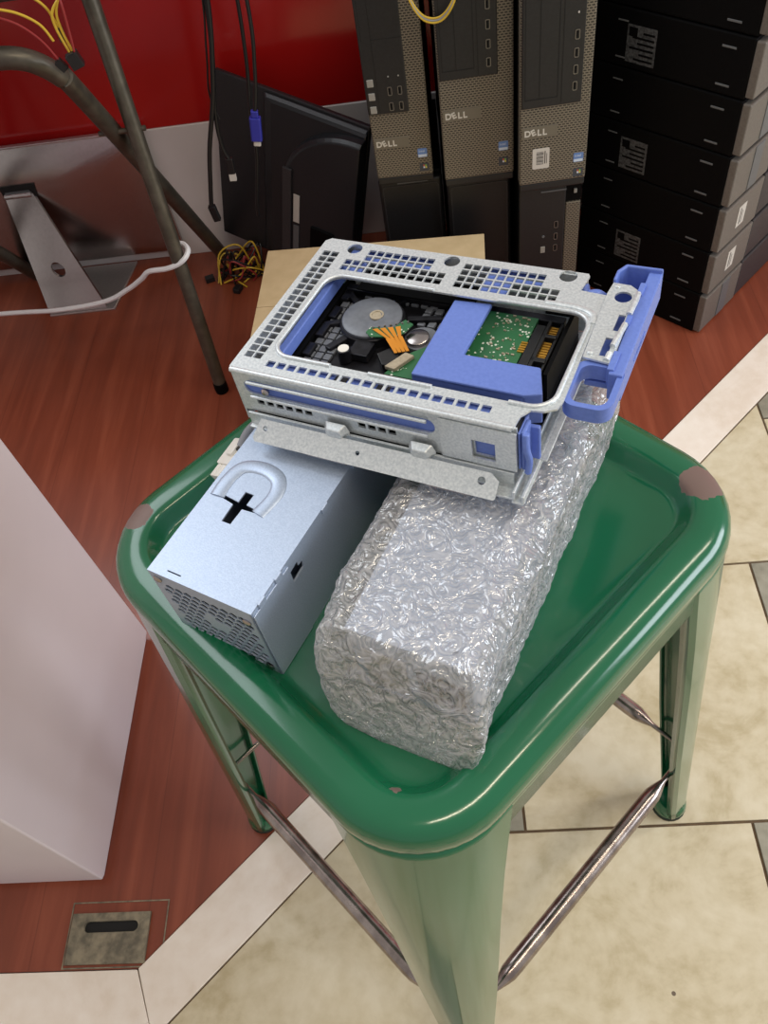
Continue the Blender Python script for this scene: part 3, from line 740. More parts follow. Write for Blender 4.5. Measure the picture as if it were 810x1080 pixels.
for (x, y) in [(.0235+i*.0052, .026+j*.0066) for i in range(3) for j in range(10)]+[(.034+i*.0058, .0985+j*.0) for i in range(8) for j in range(1)]+[(.073+i*.006, .080+j*.0068) for i in range(3) for j in range(3)]:
    if (x-.050)**2+(y-.0755)**2 < .0215**2: continue
    bx(bm, (x, y, zt-.0052), (x+.0043, y+.0055, zt-.0032))
obj('casting_pads', bm, M['disc'], hd, bevel=.0005)
bm = NB(); lathe(bm, [(.0195, zt-.005), (.0195, zt+.0005), (.0188, zt+.0012)], (.050, .0755, 0), 48); obj('motor_rim', bm, M['casting'], hd, smooth=True)
bm = NB(); lathe(bm, [(.0178, zt+.0010), (.0178, zt+.0026), (.0170, zt+.0032), (.0060, zt+.0032), (.0045, zt+.0026), (.0035, zt+.0026)], (.050, .0755, 0), 48); obj('motor', bm, M['disc'], hd, smooth=True)
bm = NB(); lathe(bm, [(.0042, zt+.0028), (.0042, zt+.0036), (.0032, zt+.0036), (.0030, zt+.0030), (.0008, zt+.0030)], (.0525, .0770, 0), 24); obj('motor_hub', bm, M['tanchip'], hd, smooth=True)
bm = NB(); lathe(bm, [(.0042, zt-.004), (.0038, zt+.004)], (.0455, .0415, 0), 20); bx(bm, (.0470, .042, zt-.004), (.0590, .054, zt+.0008)); obj('peg', bm, M['casting'], hd, bevel=.0004)
bm = NB(); lathe(bm, [(.0032, zt+.004), (.0032, zt+.0045)], (.0455, .0415, 0), 20); obj('peg_cap', bm, M['white'], hd)
bm = NB(); lathe(bm, [(.0068, zt-.003), (.0068, zt+.0002), (.0060, zt+.0008)], (.0800, .0655, 0), 28); obj('pivot_cap', bm, M['alu'], hd, smooth=True)
bm = NB(); lathe(bm, [(.0098, zt-.005), (.0098, zt-.0020)], (.0815, .0670, 0), 28); obj('pivot_boss', bm, M['disc'], hd, smooth=True)
bm = NB(); prism(bm, [(.0520, .0590), (.0560, .0560), (.0690, .0590), (.0740, .0640), (.0760, .0720), (.0700, .0745), (.0660, .0665), (.0580, .0645), (.0530, .0640)], zt+.0034, zt+.0042)
fx = obj('flex_board', bm, M['pcb'], hd)
bm = NB()
for i in range(4):
    p0 = Vector((.0570+i*.0038, .0590+i*.0020, zt+.0046)); p1 = Vector((.0670+i*.0018, .0530+i*.0012, zt+.0042)); p2 = Vector((.0745+i*.0018, .0440+i*.0012, zt+.0020))
    w = Vector((.0012, .0008, 0))
    for a, b in ((p0, p1), (p1, p2)):
        vs = [bm.verts.new(v) for v in (a-w, a+w, b+w*.6, b-w*.6)]; bm.faces.new(vs)
r_ = bmesh.ops.extrude_face_region(bm, geom=bm.faces[:]); bmesh.ops.translate(bm, verts=[v for v in r_['geom'] if isinstance(v, bmesh.types.BMVert)], vec=(0, 0, .0003))
obj('flex_ribbon', bm, M['orange'], hd)
bm = NB()
for i in range(7): lathe(bm, [(.0008, zt+.0042), (.0005, zt+.0052)], (.0555+i*.0028, .0600+i*.0018, 0), 8)
obj('solder_dots', bm, M['alu'], hd)
bm = NB(); prism(bm, [(.0640, .0420), (.0690, .0490), (.0760, .0440), (.0760, .0340), (.0700, .0330)], zt-.003, zt+.0010); obj('ribbon_connector', bm, M['blackp'], hd, bevel=.0004)
bm = NB(); prism(bm, [(.0740, .0260), (.0800, .0470), (.0870, .0560), (.0925, .0570), (.0925, .0260)], zt-.002, zt+.0006)
bx(bm, (.0925, .0260, zt-.002), (.1365, .1000, zt+.0006))
obj('circuit_board', bm, M['pcb'], hd)
bm = NB(); prism(bm, [(.0730, .0300), (.0790, .0290), (.0850, .0440), (.0795, .0455)], zt+.0006, zt+.0030); obj('board_connector', bm, M['tanchip'], hd, bevel=.0004)
bm = NB(); random.seed(3)
for i in range(60):
    x, y = random.uniform(.1145, .1330), random.uniform(.0445, .0985)
    w, d = random.choice(((.0003, .0005), (.0005, .0003), (.0008, .0005), (.0003, .0003)))
    bx(bm, (x-w, y-d, zt+.0006), (x+w, y+d, zt+.0013))
obj('board_components', bm, M['tanchip'], hd)
bm = NB()
bx(bm, (.1375, .0400, zt-.010), (.1425, .0930, zt+.0018)); bx(bm, (.1425, .0340, zt-.014), (.1500, .1010, zt-.0030)); bx(bm, (.1425, .0340, zt-.004), (.1445, .0990, zt+.0016)); bx(bm, (.1425, .0600, zt-.004), (.1500, .0640, zt+.0016)); bx(bm, (.1425, .0830, zt-.004), (.1500, .0860, zt+.0016)); bx(bm, (.1490, .0340, zt-.004), (.1505, .0990, zt+.0004))
obj('sata_connector', bm, M['blackp'], hd, bevel=.0005)
bm = NB()
for i in range(7): bx(bm, (.1446, .0652+i*.0023, zt-.0030), (.1486, .0668+i*.0023, zt-.0004))
for i in range(4): bx(bm, (.1446, .0875+i*.0022, zt-.0030), (.1486, .0888+i*.0022, zt-.0004))
for i in range(5): bx(bm, (.1340, .0660+i*.0021, zt+.0006), (.1374, .0672+i*.0021, zt+.0014))
obj('contacts', bm, M['gold'], hd)

for o_ in hd.children:
    k_ = o_.name.split('.')[0]
    if k_.startswith('motor'): remap(o_, (.0029, -.0033))
    elif k_ == 'flex_board': remap(o_, (.0042, -.0018))
    elif k_ in ('peg', 'peg_cap'): remap(o_, (.0042, -.0005))
    elif k_ in ('pivot_cap', 'pivot_boss'): remap(o_, (.0045, -.0005))
    else: remap(o_)

# ------------------------------------------------------------------ upright desktop computers
def port(p, x, y, z, w=.0062, hh=.0125):
    me = plate_mesh(rrect(-w/2, -hh/2, w/2, hh/2, .0016, 3), [rrect(-w/2+.0009, -hh/2+.0009, w/2-.0009, hh/2-.0009, .0009, 3)], .0008)
    me.materials.clear(); me.transform(FACE(x, y-.0008, z)); o = link('usb_port', me, M['port'], p)
    bm = NB(); bx(bm, (x-w/2+.0018, y-.0006, z-hh/2+.002), (x+.0002, y, z+hh/2-.002)); obj('port_tongue', bm, M['blackm'], o)
def sticker_cpu(p, x, y, z, s=1.):
    bm = NB(); prism(bm, rrect(x-.0072*s, z-.0062*s, x+.0072*s, z+.0080*s, .0015, 3), 0, .0004, lambda a, b, c_: (a, y-c_, b)); o = obj('processor_sticker', bm, M['sky'], p)
    bm = NB(); prism(bm, rect(x-.0064*s, z-.0056*s, x+.0064*s, z-.0016*s), .0004, .0006, lambda a, b, c_: (a, y-c_, b)); obj('sticker_band', bm, M['skyl'], o)
    text_mesh('intel', .0054*s, M['skyl'], 'sticker_letters', o, FACE(x-.0056*s, y-.0005, z+.0020*s), .0001)
def sticker_flag(p, x, y, z, s=1.):
    bm = NB(); prism(bm, rrect(x-.0072*s, z-.0066*s, x+.0072*s, z+.0066*s, .0012, 3), 0, .0004, lambda a, b, c_: (a, y-c_, b)); o = obj('system_sticker', bm, M['stk_dark'], p)
    for i, (dx, dz, mm) in enumerate(((-1, 0, 'stk_r'), (0, 0, 'stk_g'), (-1, -1, 'skyl'), (0, -1, 'stk_y'))):
        bm = NB(); prism(bm, [(x+.0012*s+dx*.0030*s+.0003, z+dz*.0030*s+.0016), (x+.0012*s+dx*.0030*s+.0028*s, z+dz*.0030*s+.0012), (x+.0012*s+dx*.0030*s+.0028*s, z+dz*.0030*s+.0040*s), (x+.0012*s+dx*.0030*s+.0003, z+dz*.0030*s+.0044*s)], .0004, .0006, lambda a, b, c_: (a, y-c_, b)); obj('flag_pane', bm, M[mm], o)
def badge(p, x0, x1, y, z0, z1):
    bm = NB(); prism(bm, rect(x0, z0, x1, z1), 0, .0010, lambda a, b, c_: (a, y-c_, b)); o = obj('badge', bm, M['badge'], p, bevel=.0003)
    hh = (z1-z0)*.62
    # tilted E as on the badge
    x = x0+.003; zz = z0+(z1-z0)*.26
    for ch, adv, rz in (('D', .92, 0), ('E', .82, 22), ('L', .72, 0), ('L', .72, 0)):
        mt = FACE(x, y-.0012, zz) @ Matrix.Rotation(R(rz), 4, 'Z')
        if ch == 'E': mt = FACE(x+hh*.16, y-.0012, zz-hh*.02) @ Matrix.Rotation(R(rz), 4, 'Z')
        text_mesh(ch, hh*1.18, M['badge_txt'], 'badge_letter', o, mt, .0003, .0004)
        x += hh*adv
LZ = .272
def bezel_face(bm, w, hh, y0=0., bow=.006):
    # gently bowed front, built as a loft over height
    n = 10; loops = []
    for i in range(n+1):
        z = hh*i/n; yb = y0-bow*(1-((i/n)-.5)**2*4*.6)*.5
        loops.append([(0, y0+.018, z), (0, yb+.002, z), (.002, yb, z), (w-.002, yb, z), (w, yb+.002, z), (w, y0+.018, z)])
    loft(bm, loops)
def upper(name, label, x0, y, w, yaw, kind, d=.235, hh=.315):
    t = thing(name, label, 'desktop computer', (x0, y, LZ+.0005), (0, 0, yaw), 'upright desktop computers by the wall')
    bm = NB(); bx(bm, (.001, .016, 0), (w-.001, d, hh)); obj('case', bm, M['blackm'], t, bevel=.002)
    bm = NB(); bx(bm, (0, -.002, .012), (w, .016, hh)); obj('bezel', bm, M['perf'], t, bevel=.0022)
    bm = NB(); bx(bm, (.0005, -.0005, 0), (w-.0005, .016, .0118)); obj('base_strip', bm, M['blackp'], t, bevel=.002)
    return t
F_ = -.002
# left one: small form, square power keys
t = upper('desktop_computer', 'left upright desktop with brown-grey front and three square grey keys', -.0925, 1.198, .0875, R(-2), 1)
bm = NB(); bx(bm, (.000, F_-.0035, .117), (.060, .002, .315)); bay = obj('drive_bay', bm, M['blackp'], t, bevel=.0012)
bm = NB(); bx(bm, (.0175, F_-.0039, .118), (.0183, F_-.003, .315)); bx(bm, (.0175, F_-.0039, .222), (.060, F_-.003, .2228)); bx(bm, (.004, F_-.0039, .222), (.0050, F_-.003, .315)); obj('bay_groove', bm, M['dark_hole'], bay)
for i in range(6):
    pass
for z in (.164, .1445, .125):
    bm = NB(); bx(bm, (.0040, F_-.0050, z-.0055), (.0135, F_-.0030, z+.0055)); obj('key', bm, M['button'], t, bevel=.0012)
for x in (.0355, .0500):
    for z in (.150, .1275): port(t, x, F_-.0035, z)
    bm = NB(); lathe(bm, [(.0012, .0035), (.0010, .0045)], (x, F_, .171), 10, 'y'); obj('indicator', bm, M['button'], t)
badge(t, .002, .055, F_, .061, .0775)
sticker_cpu(t, .0735, F_, .048); sticker_flag(t, .0745, F_, .025)
def dt(t, w, zb, xb, usb_x, usb_z, bz, bw, cpu, flag):
    bm = NB(); bx(bm, (.002, F_-.0035, zb), (xb, .002, .315)); bay = obj('drive_bay', bm, M['blackp'], t, bevel=.0012)
    bm = NB()
    for a, b in ((.006, .0068), (.0255, .0263), (.0500, .0508)): bx(bm, (a, F_-.0041, zb+.012), (b, F_-.003, .315))
    bx(bm, (.006, F_-.0041, zb+.012), (.0508, F_-.003, zb+.0128)); bx(bm, (.0555, F_-.0041, zb+.004), (.0562, F_-.003, .315))
    obj('bay_groove', bm, M['dark_hole'], bay)
    for z in usb_z: port(t, usb_x, F_-.0035, z)
    bm = NB(); lathe(bm, [(.0013, .0035), (.0010, .0048)], (usb_x, F_, usb_z[0]+.027), 10, 'y'); obj('indicator', bm, M['label'], t)
    badge(t, .003, .003+bw, F_, bz-.0085, bz+.0085)
    sticker_cpu(t, cpu[0], F_, cpu[1]); sticker_flag(t, flag[0], F_, flag[1])
t = upper('desktop_computer', 'middle upright desktop with brown-grey front and four ports in a column', .0125, 1.172, .1055, R(1), 2)
dt(t, .1055, .166, .083, .0705, (.258, .233, .208, .184), .113, .055, (.0895, .056), (.0895, .032))
t = upper('desktop_computer', 'right upright desktop with a white barcode label on its brown-grey front', .1222, 1.134, .0975, R(2), 3)
dt(t, .0975, .131, .0835, .0735, (.222, .199, .177, .155), .0935, .050, (.0855, .0455), (.0860, .0225))
bm = NB(); prism(bm, rrect(.0185, .0365, .0430, .0685, .002, 3), 0, .0005, lambda a, b, c_: (a, F_-c_, b)); lb = obj('barcode_label', bm, M['label'], t)
bm = NB()
for i in range(11):
    z = .0435+i*.0019; hh_ = (.0009, .0006, .0012)[i % 3]; bx(bm, (.0240, F_-.0007, z), (.0345, F_-.0004, z+hh_))
bx(bm, (.0360, F_-.0007, .0440), (.0373, F_-.0004, .0640)); bx(bm, (.0388, F_-.0007, .0440), (.0396, F_-.0004, .0600))
obj('barcode', bm, M['ink'], lb)

# lower row
def lower(label, x0, y, w, yaw, d=.23):
    t = thing('desktop_computer', label, 'desktop computer', (x0, y, 0), (0, 0, yaw), 'lower row of desktop computers')
    bm = NB(); bx(bm, (.001, .012, 0), (w-.001, d, LZ)); obj('case', bm, M['blackm'], t, bevel=.002)
    return t
for lab, x0, y, w, yaw in (('plain black desktop standing under the left upright desktop', -.0950, 1.214, .1025, R(-.5)), ('plain black desktop standing under the middle upright desktop', .0140, 1.192, .1015, R(1))):
    t = lower(lab, x0, y, w, yaw)
    bm = NB(); prism(bm, [(0, .012), (0, .004), (.004, 0), (w-.004, 0), (w, .004), (w, .012)], .004, LZ-.006); obj('bezel', bm, M['blackp'], t, bevel=.003)
    me = plate_mesh(rrect(.006, .012, w-.006, LZ-.014, .006, 4), [rrect(.0072, .0132, w-.0072, LZ-.0152, .005, 4)], .0008); me.materials.clear(); me.transform(FACE(0, -.0008, 0)); link('front_rim', me, M['bezel_dark'], t)
    bm = NB(); bx(bm, (w*.30, -.001, LZ-.011), (w*.78, .0005, LZ-.0085)); obj('latch_strip', bm, M['slotgrey'], t)
t = lower('desktop with dark drive bay and tan grille standing under the right upright desktop', .1240, 1.150, .0975, R(2))
bm = NB(); bx(bm, (0, 0, .004), (.0720, .013, LZ-.004)); obj('drive_bay', bm, M['blackp'], t, bevel=.002)
bm = NB(); bx(bm, (.0725, .001, .004), (.0955, .013, LZ-.040)); obj('grille', bm, M['perf'], t, bevel=.0015)
bm = NB(); bx(bm, (.0725, .004, LZ-.039), (.0955, .013, LZ-.008)); obj('bezel_gap', bm, M['blackm'], t)
bm = NB(); bx(bm, (.033, -.0008, LZ-.016), (.072, .0006, LZ-.0135)); obj('latch_strip', bm, M['slotgrey'], t)
bm = NB(); bx(bm, (.0840, .001, LZ-.025), (.0890, .005, LZ-.018)); obj('latch', bm, M['button'], t, bevel=.0008)
for z in (.196, .174, .152): port(t, .0585, 0, z)
bm = NB(); bx(bm, (.0345, -.0012, .145), (.0420, .0005, .157)); obj('key', bm, M['button'], t, bevel=.0008)
bm = NB(); lathe(bm, [(.0024, 0), (.0018, .0016)], (.0385, 0, .176), 12, 'y'); obj('power_light', bm, M['slotgrey'], t)

# ------------------------------------------------------------------ stack of black desktops lying flat (right)
def unit(k, label, stickers, plate_label):
    t = thing('flat_desktop', label, 'desktop computer', (.419, 1.074, k*.0805), (0, 0, R(46)), 'flat desktops stacked at the right')
    w, d, hh = .330, .252, .0800
    # local x: along the front (to the right), local y: depth; front at x-direction? side facing the viewer is the x=0 face
    bm = NB(); bx(bm, (0, .012, .0008), (w, d, hh)); obj('case', bm, M['blackm'], t, bevel=.0025)
    bm = NB(); bx(bm, (.001, 0, .004), (.112, .0125, hh-.003)); obj('bezel', bm, M['bezel_grey'], t, bevel=.002)
    bm = NB(); bx(bm, (.114, .001, .004), (w-.001, .0125, hh-.003)); obj('grille', bm, M['bezel_dark'], t, bevel=.002)
    if plate_label:
        bm = NB(); bx(bm, (.044, -.0006, .024), (.066, .001, .060)); obj('front_label', bm, M['label'], t)
        bm = NB()
        bx(bm, (.050, -.0008, .028), (.0525, .001, .056)); bx(bm, (.056, -.0008, .028), (.0575, .001, .050)); obj('label_print', bm, M['ink'], t)
    else:
        bm = NB(); bx(bm, (.050, -.0012, .006), (.075, .001, hh-.005)); obj('bay_cover', bm, M['slotgrey'], t, bevel=.0008)
    for zz in (.0135, .0625):
        bm = NB(); bx(bm, (-.0008, .036, zz-.0014), (.001, .056, zz+.0014)); obj('vent_slot', bm, M['slotgrey'], t, bevel=.0005)
        bm = NB(); bx(bm, (-.0008, .196, zz-.0010), (.001, .212, zz+.0010)); obj('vent_slot', bm, M['slotgrey'], t, bevel=.0005)
    if stickers:
        y0 = stickers
        bm = NB(); bx(bm, (-.0005, y0, .010), (.001, y0+.046, .060)); lb = obj('paper_label', bm, M['label_dim'], t)
        bm = NB()
        for i in range(6):
            bx(bm, (-.0008, y0+.003, .014+i*.0072), (-.0003, y0+.003+(.030, .022, .038, .026, .034, .018)[i], .0168+i*.0072))
        bx(bm, (-.0008, y0+.030, .045), (-.0003, y0+.043, .057)); obj('label_print', bm, M['blackm'], lb)
    return t
ords = ['lowest in the stack, resting on the floor', 'second from the floor in the stack', 'third from the floor in the stack', 'fourth from the floor in the stack', 'fifth from the floor in the stack', 'sixth from the floor in the stack', 'seventh from the floor, cut off by the top of the photo']
for k in range(7):
    unit(k, 'flat black desktop, '+ords[k], {1: .132, 3: .142, 5: .150}.get(k), k in (1, 2))

# ------------------------------------------------------------------ monitor leaning at the wall, seen from behind
mt = thing('monitor', 'black computer monitor seen from behind, leaning against the red wall', 'monitor')
ex = Vector((.255, -.140, -.058)).normalized(); ez = Vector((.080, .0, .340)); ez = (ez-ex*ez.dot(ex)).normalized(); ey = ex.cross(ez)*-1
ey = ez.cross(ex)
TL = Vector((-.356, 1.436, .377))
mm = Matrix((ex, ey, ez)).transposed().to_4x4(); mm.translation = TL
mt.matrix_world = mm
# local: x right along top edge, z up (0 at top edge, negative down), -y towards viewer
W_, H_ = .300, .318
bm = NB()
loft(bm, [[(0, .004, 0), (W_, .004, 0), (W_, .004, -H_), (0, .004, -H_)], [(0, -.006, 0), (W_, -.006, 0), (W_, -.006, -H_), (0, -.006, -H_)]])
obj('screen_frame', bm, M['monitor'], mt, bevel=.002)
bm = NB()
def pr(x0, y, top, bot): return [(x0, y, -top), (W_, y, -top), (W_, y, -H_+bot), (x0, y, -H_+bot)]
loft(bm, [pr(.098, -.006, .004, .004), pr(.106, -.014, .009, .008), pr(.120, -.017, .014, .012)]); obj('back_shell', bm, M['monitor'], mt, bevel=.003)
bm = NB()
def arch(s, y):
    pts = []; cx = .292
    for i in range(15):
        a = R(180-90*i/14); pts.append((cx+.142*s*math.cos(a), y, -.135+.118*s*math.sin(a)))
    pts += [(W_, y, -.135+.118*s), (W_, y, -H_+.01), (cx-.142*s, y, -H_+.01)]
    return pts
loft(bm, [arch(1, -.014), arch(.98, -.030), arch(.93, -.036)]); hs_ = obj('rear_housing', bm, M['monitor'], mt, bevel=.002)
bm = NB(); bx(bm, (.1560, -.0400, -.300), (.1740, -.0340, -.105)); obj('input_panel', bm, M['bezel_dark'], hs_, bevel=.001)
bm = NB(); bx(bm, (.1780, -.0372, -.205), (.1900, -.0355, -.150)); obj('rating_label', bm, M['label'], hs_)
bm = NB(); bx(bm, (.1785, -.0372, -.285), (.1900, -.0355, -.212)); obj('port_strip', bm, M['slotgrey'], hs_)
bm = NB(); bx(bm, (.215, -.0400, -.300), (.262, -.0340, -.200)); obj('mount_plate', bm, M['blackm'], hs_, bevel=.002)

# ------------------------------------------------------------------ aluminium all-in-one seen from behind
im = thing('all_in_one_computer', 'silver aluminium all-in-one computer facing the white skirting, seen from behind', 'computer', (-.787, 1.444, 0))
bm = NB()
loft(bm, [[(x, .008, z) for x, z in rrect(-.262, .028, .262, .283, .008, 5)], [(x, .0, z) for x, z in rrect(-.262, .028, .262, .283, .008, 5)], [(x, -.006, z) for x, z in rrect(-.250, .036, .250, .275, .012, 5)], [(x, -.018, z) for x, z in rrect(-.17, .06, .17, .25, .03, 5)], [(x, -.022, z) for x, z in rrect(-.10, .09, .10, .22, .03, 5)]])
obj('back_shell', bm, M['alu'], im, smooth=True)
bm = NB(); bx(bm, (-.262, -.0015, .028), (.262, .0085, .040)); bx(bm, (-.262, -.0015, .278), (.262, .0085, .2845)); obj('chin_edge', bm, M['alu_edge'], im, bevel=.001)
bm = NB(); prism(bm, [(-.030, .196), (.032, .196), (.036, .222), (-.032, .222)], .020, .027, lambda a, b, c_: (a, -c_, b)); obj('hinge_slot', bm, M['dark_hole'], im, bevel=.001)
bm = NB()
for z in (.203, .210): bx(bm, (-.024, -.0285, z), (.024, -.0265, z+.003))
obj('hinge_spring', bm, M['slotgrey'], im)
# stand: tapering arm with a hole, and a foot plate
arm = plate_mesh([(-.028, .206), (.028, .206), (.060, .002), (-.060, .002)], [circ(.002, .078, .013, 20)], .006)
arm.materials.clear()
sh = Matrix.Identity(4)
arm.transform(Matrix.Rotation(PI/2, 4, 'X')); 
for v in arm.vertices:
    z = v.co.z; u = 1-z/.206
    v.co.x += .052*u; v.co.y += -.028-.102*u
link('stand_arm', arm, M['alu'], im, bevel=.0008)
bm = NB(); prism(bm, [(-.008, -.134), (.128, -.134), (.150, .012), (.005, .012)], 0, .0045); obj('foot_plate', bm, M['alu_edge'], im, bevel=.0012)
bm = NB(); tube(bm, [(-.026, -.030, .2055), (.026, -.030, .2055)], .0050, 12); obj('stand_bend', bm, M['alu_edge'], im, smooth=True)

# ------------------------------------------------------------------ folding trestle with dark tube legs
tr = thing('folding_trestle', 'dark tubular folding trestle with crossed legs beside the white cabinet', 'table frame', (-.62, 1.25, 0))
def W2(p): return (p[0]+.62, p[1]-1.25, p[2])
def leg_tube(name, pts, r, sm=0, parent=None):
    bm = NB(); tube(bm, [W2(p) for p in pts], r, 14, sm); return obj(name, bm, M['tube'], parent or tr, smooth=True)
xa, xb = -.412, -.452
l1 = leg_tube('leg', [(xa, 1.055, .006), (xa-.008, 1.160, .630)], .0112)
bm = NB(); lathe(bm, [(.0118, 0), (.0122, .012), (.0116, .020)], W2((xa, 1.0545, 0)), 16); obj('rubber_foot', bm, M['blackm'], l1, smooth=True)
l2 = leg_tube('leg', [(-.892, 1.055, .006), (-.892, 1.160, .630)], .0105)
bm = NB(); lathe(bm, [(.0118, 0), (.0122, .012), (.0116, .020)], W2((-.892, 1.0545, 0)), 16); obj('rubber_foot', bm, M['blackm'], l2, smooth=True)
leg_tube('leg', [(xb, 1.440, .011), (xb, 1.25, .285), (xb, 1.075, .535), (xb-.003, 1.055, .563), (xb-.014, 1.040, .586), (xb-.032, 1.032, .600), (xb-.060, 1.028, .606), (xb-.12, 1.027, .607)], .0130, 5)
leg_tube('leg', [(-.852, 1.440, .011), (-.852, 1.25, .285), (-.852, 1.075, .535), (-.849, 1.055, .563), (-.838, 1.040, .586), (-.820, 1.032, .600), (-.79, 1.028, .606), (-.73, 1.027, .607)], .0130, 5)
leg_tube('rail', [(xb-.11, 1.027, .607), (-.74, 1.027, .607)], .0118)
leg_tube('rail', [(xa, 1.160, .628), (-.892, 1.160, .628)], .0105)
for x0_, x1_ in ((-.470, -.402), (-.902, -.836)):
    bm = NB(); tube(bm, [W2((x0_, 1.131, .447)), W2((x1_, 1.131, .447))], .0040, 10); obj('pivot_bolt', bm, M['tube'], tr, smooth=True)
bm = NB(); bx(bm, W2((xa-.010, 1.140, .636)), W2((xa+.022, 1.166, .642))); obj('end_cap', bm, M['blackm'], tr, bevel=.001)

bm = NB(); bx(bm, (-.90, -.135, .0), (.190, .205, .018))  # unseen board added to shade the back corner and carry the power supply
tb = obj('shade_board', bm, M['cab'], tr, loc=(0, 0, .641), bevel=.002)
# a power supply with leads on top of the trestle
tp = thing('power_supply', 'power supply with loose yellow leads lying on the dark trestle', 'power supply', (-.560, 1.100, .6600), (0, 0, R(12)))
bm = NB(); bx(bm, (-.075, -.078, 0), (.062, .070, .004)); bx(bm, (-.075, -.078, .004), (-.073, .070, .085)); bx(bm, (-.075, .068, .004), (.062, .070, .085)); obj('case', bm, M['blackp'], tp, bevel=.001)
hls = []
for i in range(16):
    for j in range(9): hls.append([(-.068+i*.0080+(j % 2)*.004+.0032*math.cos(PI/3*k_+PI/6), .010+j*.0078+.0032*math.sin(PI/3*k_+PI/6)) for k_ in range(6)])
hls = [q for q in hls if max(a for a, b in q) < .060]
plate('grille', rect(-.073, .004, .062, .085), hls, .0012, M['bluegrille'], tp, FACE(0, -.0775, 0))
bm = NB(); bx(bm, (.062, -.078, 0), (.064, .070, .085)); obj('side_panel', bm, M['tube'], tp, bevel=.001)
bm = NB(); bx(bm, (-.075, -.078, .085), (.064, .070, .087)); obj('lid', bm, M['blackp'], tp, bevel=.001)
bm = NB(); bx(bm, (.000, -.096, -.0115), (.020, -.080, .002)); obj('terminal', bm, M['blackp'], tp, bevel=.001)
def wire_path(name, pts, mat, par, r=.0016, off=(0, 0, 0)):
    bm = NB(); tube(bm, pts, r, 8, 7); return obj(name, bm, M[mat], par, smooth=True)
inv = (Matrix.Translation(tp.location) @ Matrix.Rotation(R(12), 4, 'Z')).inverted()
def TP(*ps): return [tuple(inv @ Vector(p)) for p in ps]
wire_path('wire', TP((-.515, 1.030, .662), (-.480, 1.012, .664), (-.455, 1.012, .656), (-.4366, 1.015, .640), (-.4290, 1.015, .621)), 'yellow', tp)
wire_path('wire', TP((-.515, 1.030, .655), (-.480, 1.012, .655), (-.458, 1.012, .643), (-.4420, 1.015, .622), (-.4325, 1.015, .600)), 'redwire', tp, .0013)
wire_path('wire', TP((-.515, 1.032, .668), (-.470, 1.015, .676), (-.440, 1.016, .672), (-.424, 1.020, .655), (-.4190, 1.020, .632)), 'yellow', tp)
wire_path('wire', TP((-.395, 1.140, .648), (-.385, 1.060, .662), (-.400, 1.025, .664), (-.416, 1.015, .652), (-.4200, 1.015, .635), (-.4160, 1.015, .607)), 'yellow', tp)
wire_path('wire', TP((-.392, 1.145, .655), (-.380, 1.065, .669), (-.398, 1.026, .669), (-.412, 1.017, .652), (-.4150, 1.016, .632), (-.4120, 1.015, .607)), 'yellow', tp)
wire_path('wire', TP((-.432, 1.100, .690), (-.410, 1.030, .690), (-.402, 1.014, .664), (-.405, 1.013, .635), (-.4095, 1.013, .607)), 'redwire', tp, .0013)
wire_path('wire', TP((-.432, 1.100, .690), (-.480, 1.060, .727), (-.530, 1.060, .728)), 'redwire', tp, .0013)
def conn(c, sx, sy, sz, rot):
    bm = NB(); bx(bm, (-sx, -sy, -sz), (sx, sy, sz)); bx(bm, (-sx*.6, -sy*1.02, sz), (sx*.6, sy*.4, sz*1.15)); obj('connector', bm, M['blackp'], tp, loc=TP(c)[0], rot=rot, bevel=.0006)
conn((-.4130, 1.014, .598), .0075, .006, .0085, (0, R(-14), 0)); conn((-.4315, 1.015, .594), .0045, .004, .0065, (0, R(-30), 0)); conn((-.4190, 1.020, .625), .0038, .004, .0070, (0, 0, 0))

# ------------------------------------------------------------------ cables
def cable(name, label, pts, r, mat, cat='cable', group=None, n=8, sm=8):
    base = Vector(pts[-1])
    t = thing(name, label, cat, tuple(base), group=group)
    bm = NB(); tube(bm, [tuple(Vector(p)-base) for p in pts], r, n, sm); obj('cord', bm, M[mat], t, smooth=True)
    return t, base
t, b0 = cable('white_cable', 'white cable stretched from the left edge and hooked round the trestle leg', [(-1.20, 1.29, .045), (-.820, 1.205, .102), (-.691, 1.169, .124), (-.585, 1.139, .154), (-.528, 1.124, .185), (-.4915, 1.110, .213), (-.4713, 1.102, .231), (-.4379, 1.090, .241), (-.4150, 1.087, .249), (-.4010, 1.090, .257), (-.3965, 1.102, .262), (-.4040, 1.115, .264), (-.414, 1.120, .264)], .0042, 'cable_white')
ct = [
    ('vga_cable', 'black cable ending in a blue monitor plug', [(-.235, 1.21, .82), (-.232, 1.21, .62), (-.235, 1.21, .53), (-.245, 1.21, .47), (-.254, 1.21, .43), (-.262, 1.21, .405)]),
    ('usb_cable', 'black cable ending in a small pale plug', [(-.285, 1.22, .82), (-.285, 1.22, .62), (-.300, 1.22, .50), (-.322, 1.22, .41), (-.327, 1.22, .36), (-.322, 1.22, .335)]),
    ('hanging_cable', 'black cable hanging lowest along the left edge of the black monitor', [(-.281, 1.215, .82), (-.282, 1.215, .60), (-.310, 1.215, .46), (-.345, 1.215, .36), (-.362, 1.215, .30), (-.372, 1.215, .262)]),
    ('hanging_cable', 'thin black cable hanging in front of the red wall left of the monitor', [(-.288, 1.22, .82), (-.290, 1.22, .60), (-.308, 1.22, .50), (-.322, 1.22, .44), (-.318, 1.22, .40)]),
    ('hanging_cable', 'black cable hanging right of the blue monitor plug', [(-.248, 1.235, .82), (-.248, 1.235, .60), (-.258, 1.235, .48), (-.272, 1.235, .40), (-.280, 1.235, .33), (-.300, 1.235, .25), (-.305, 1.235, .22)]),
]
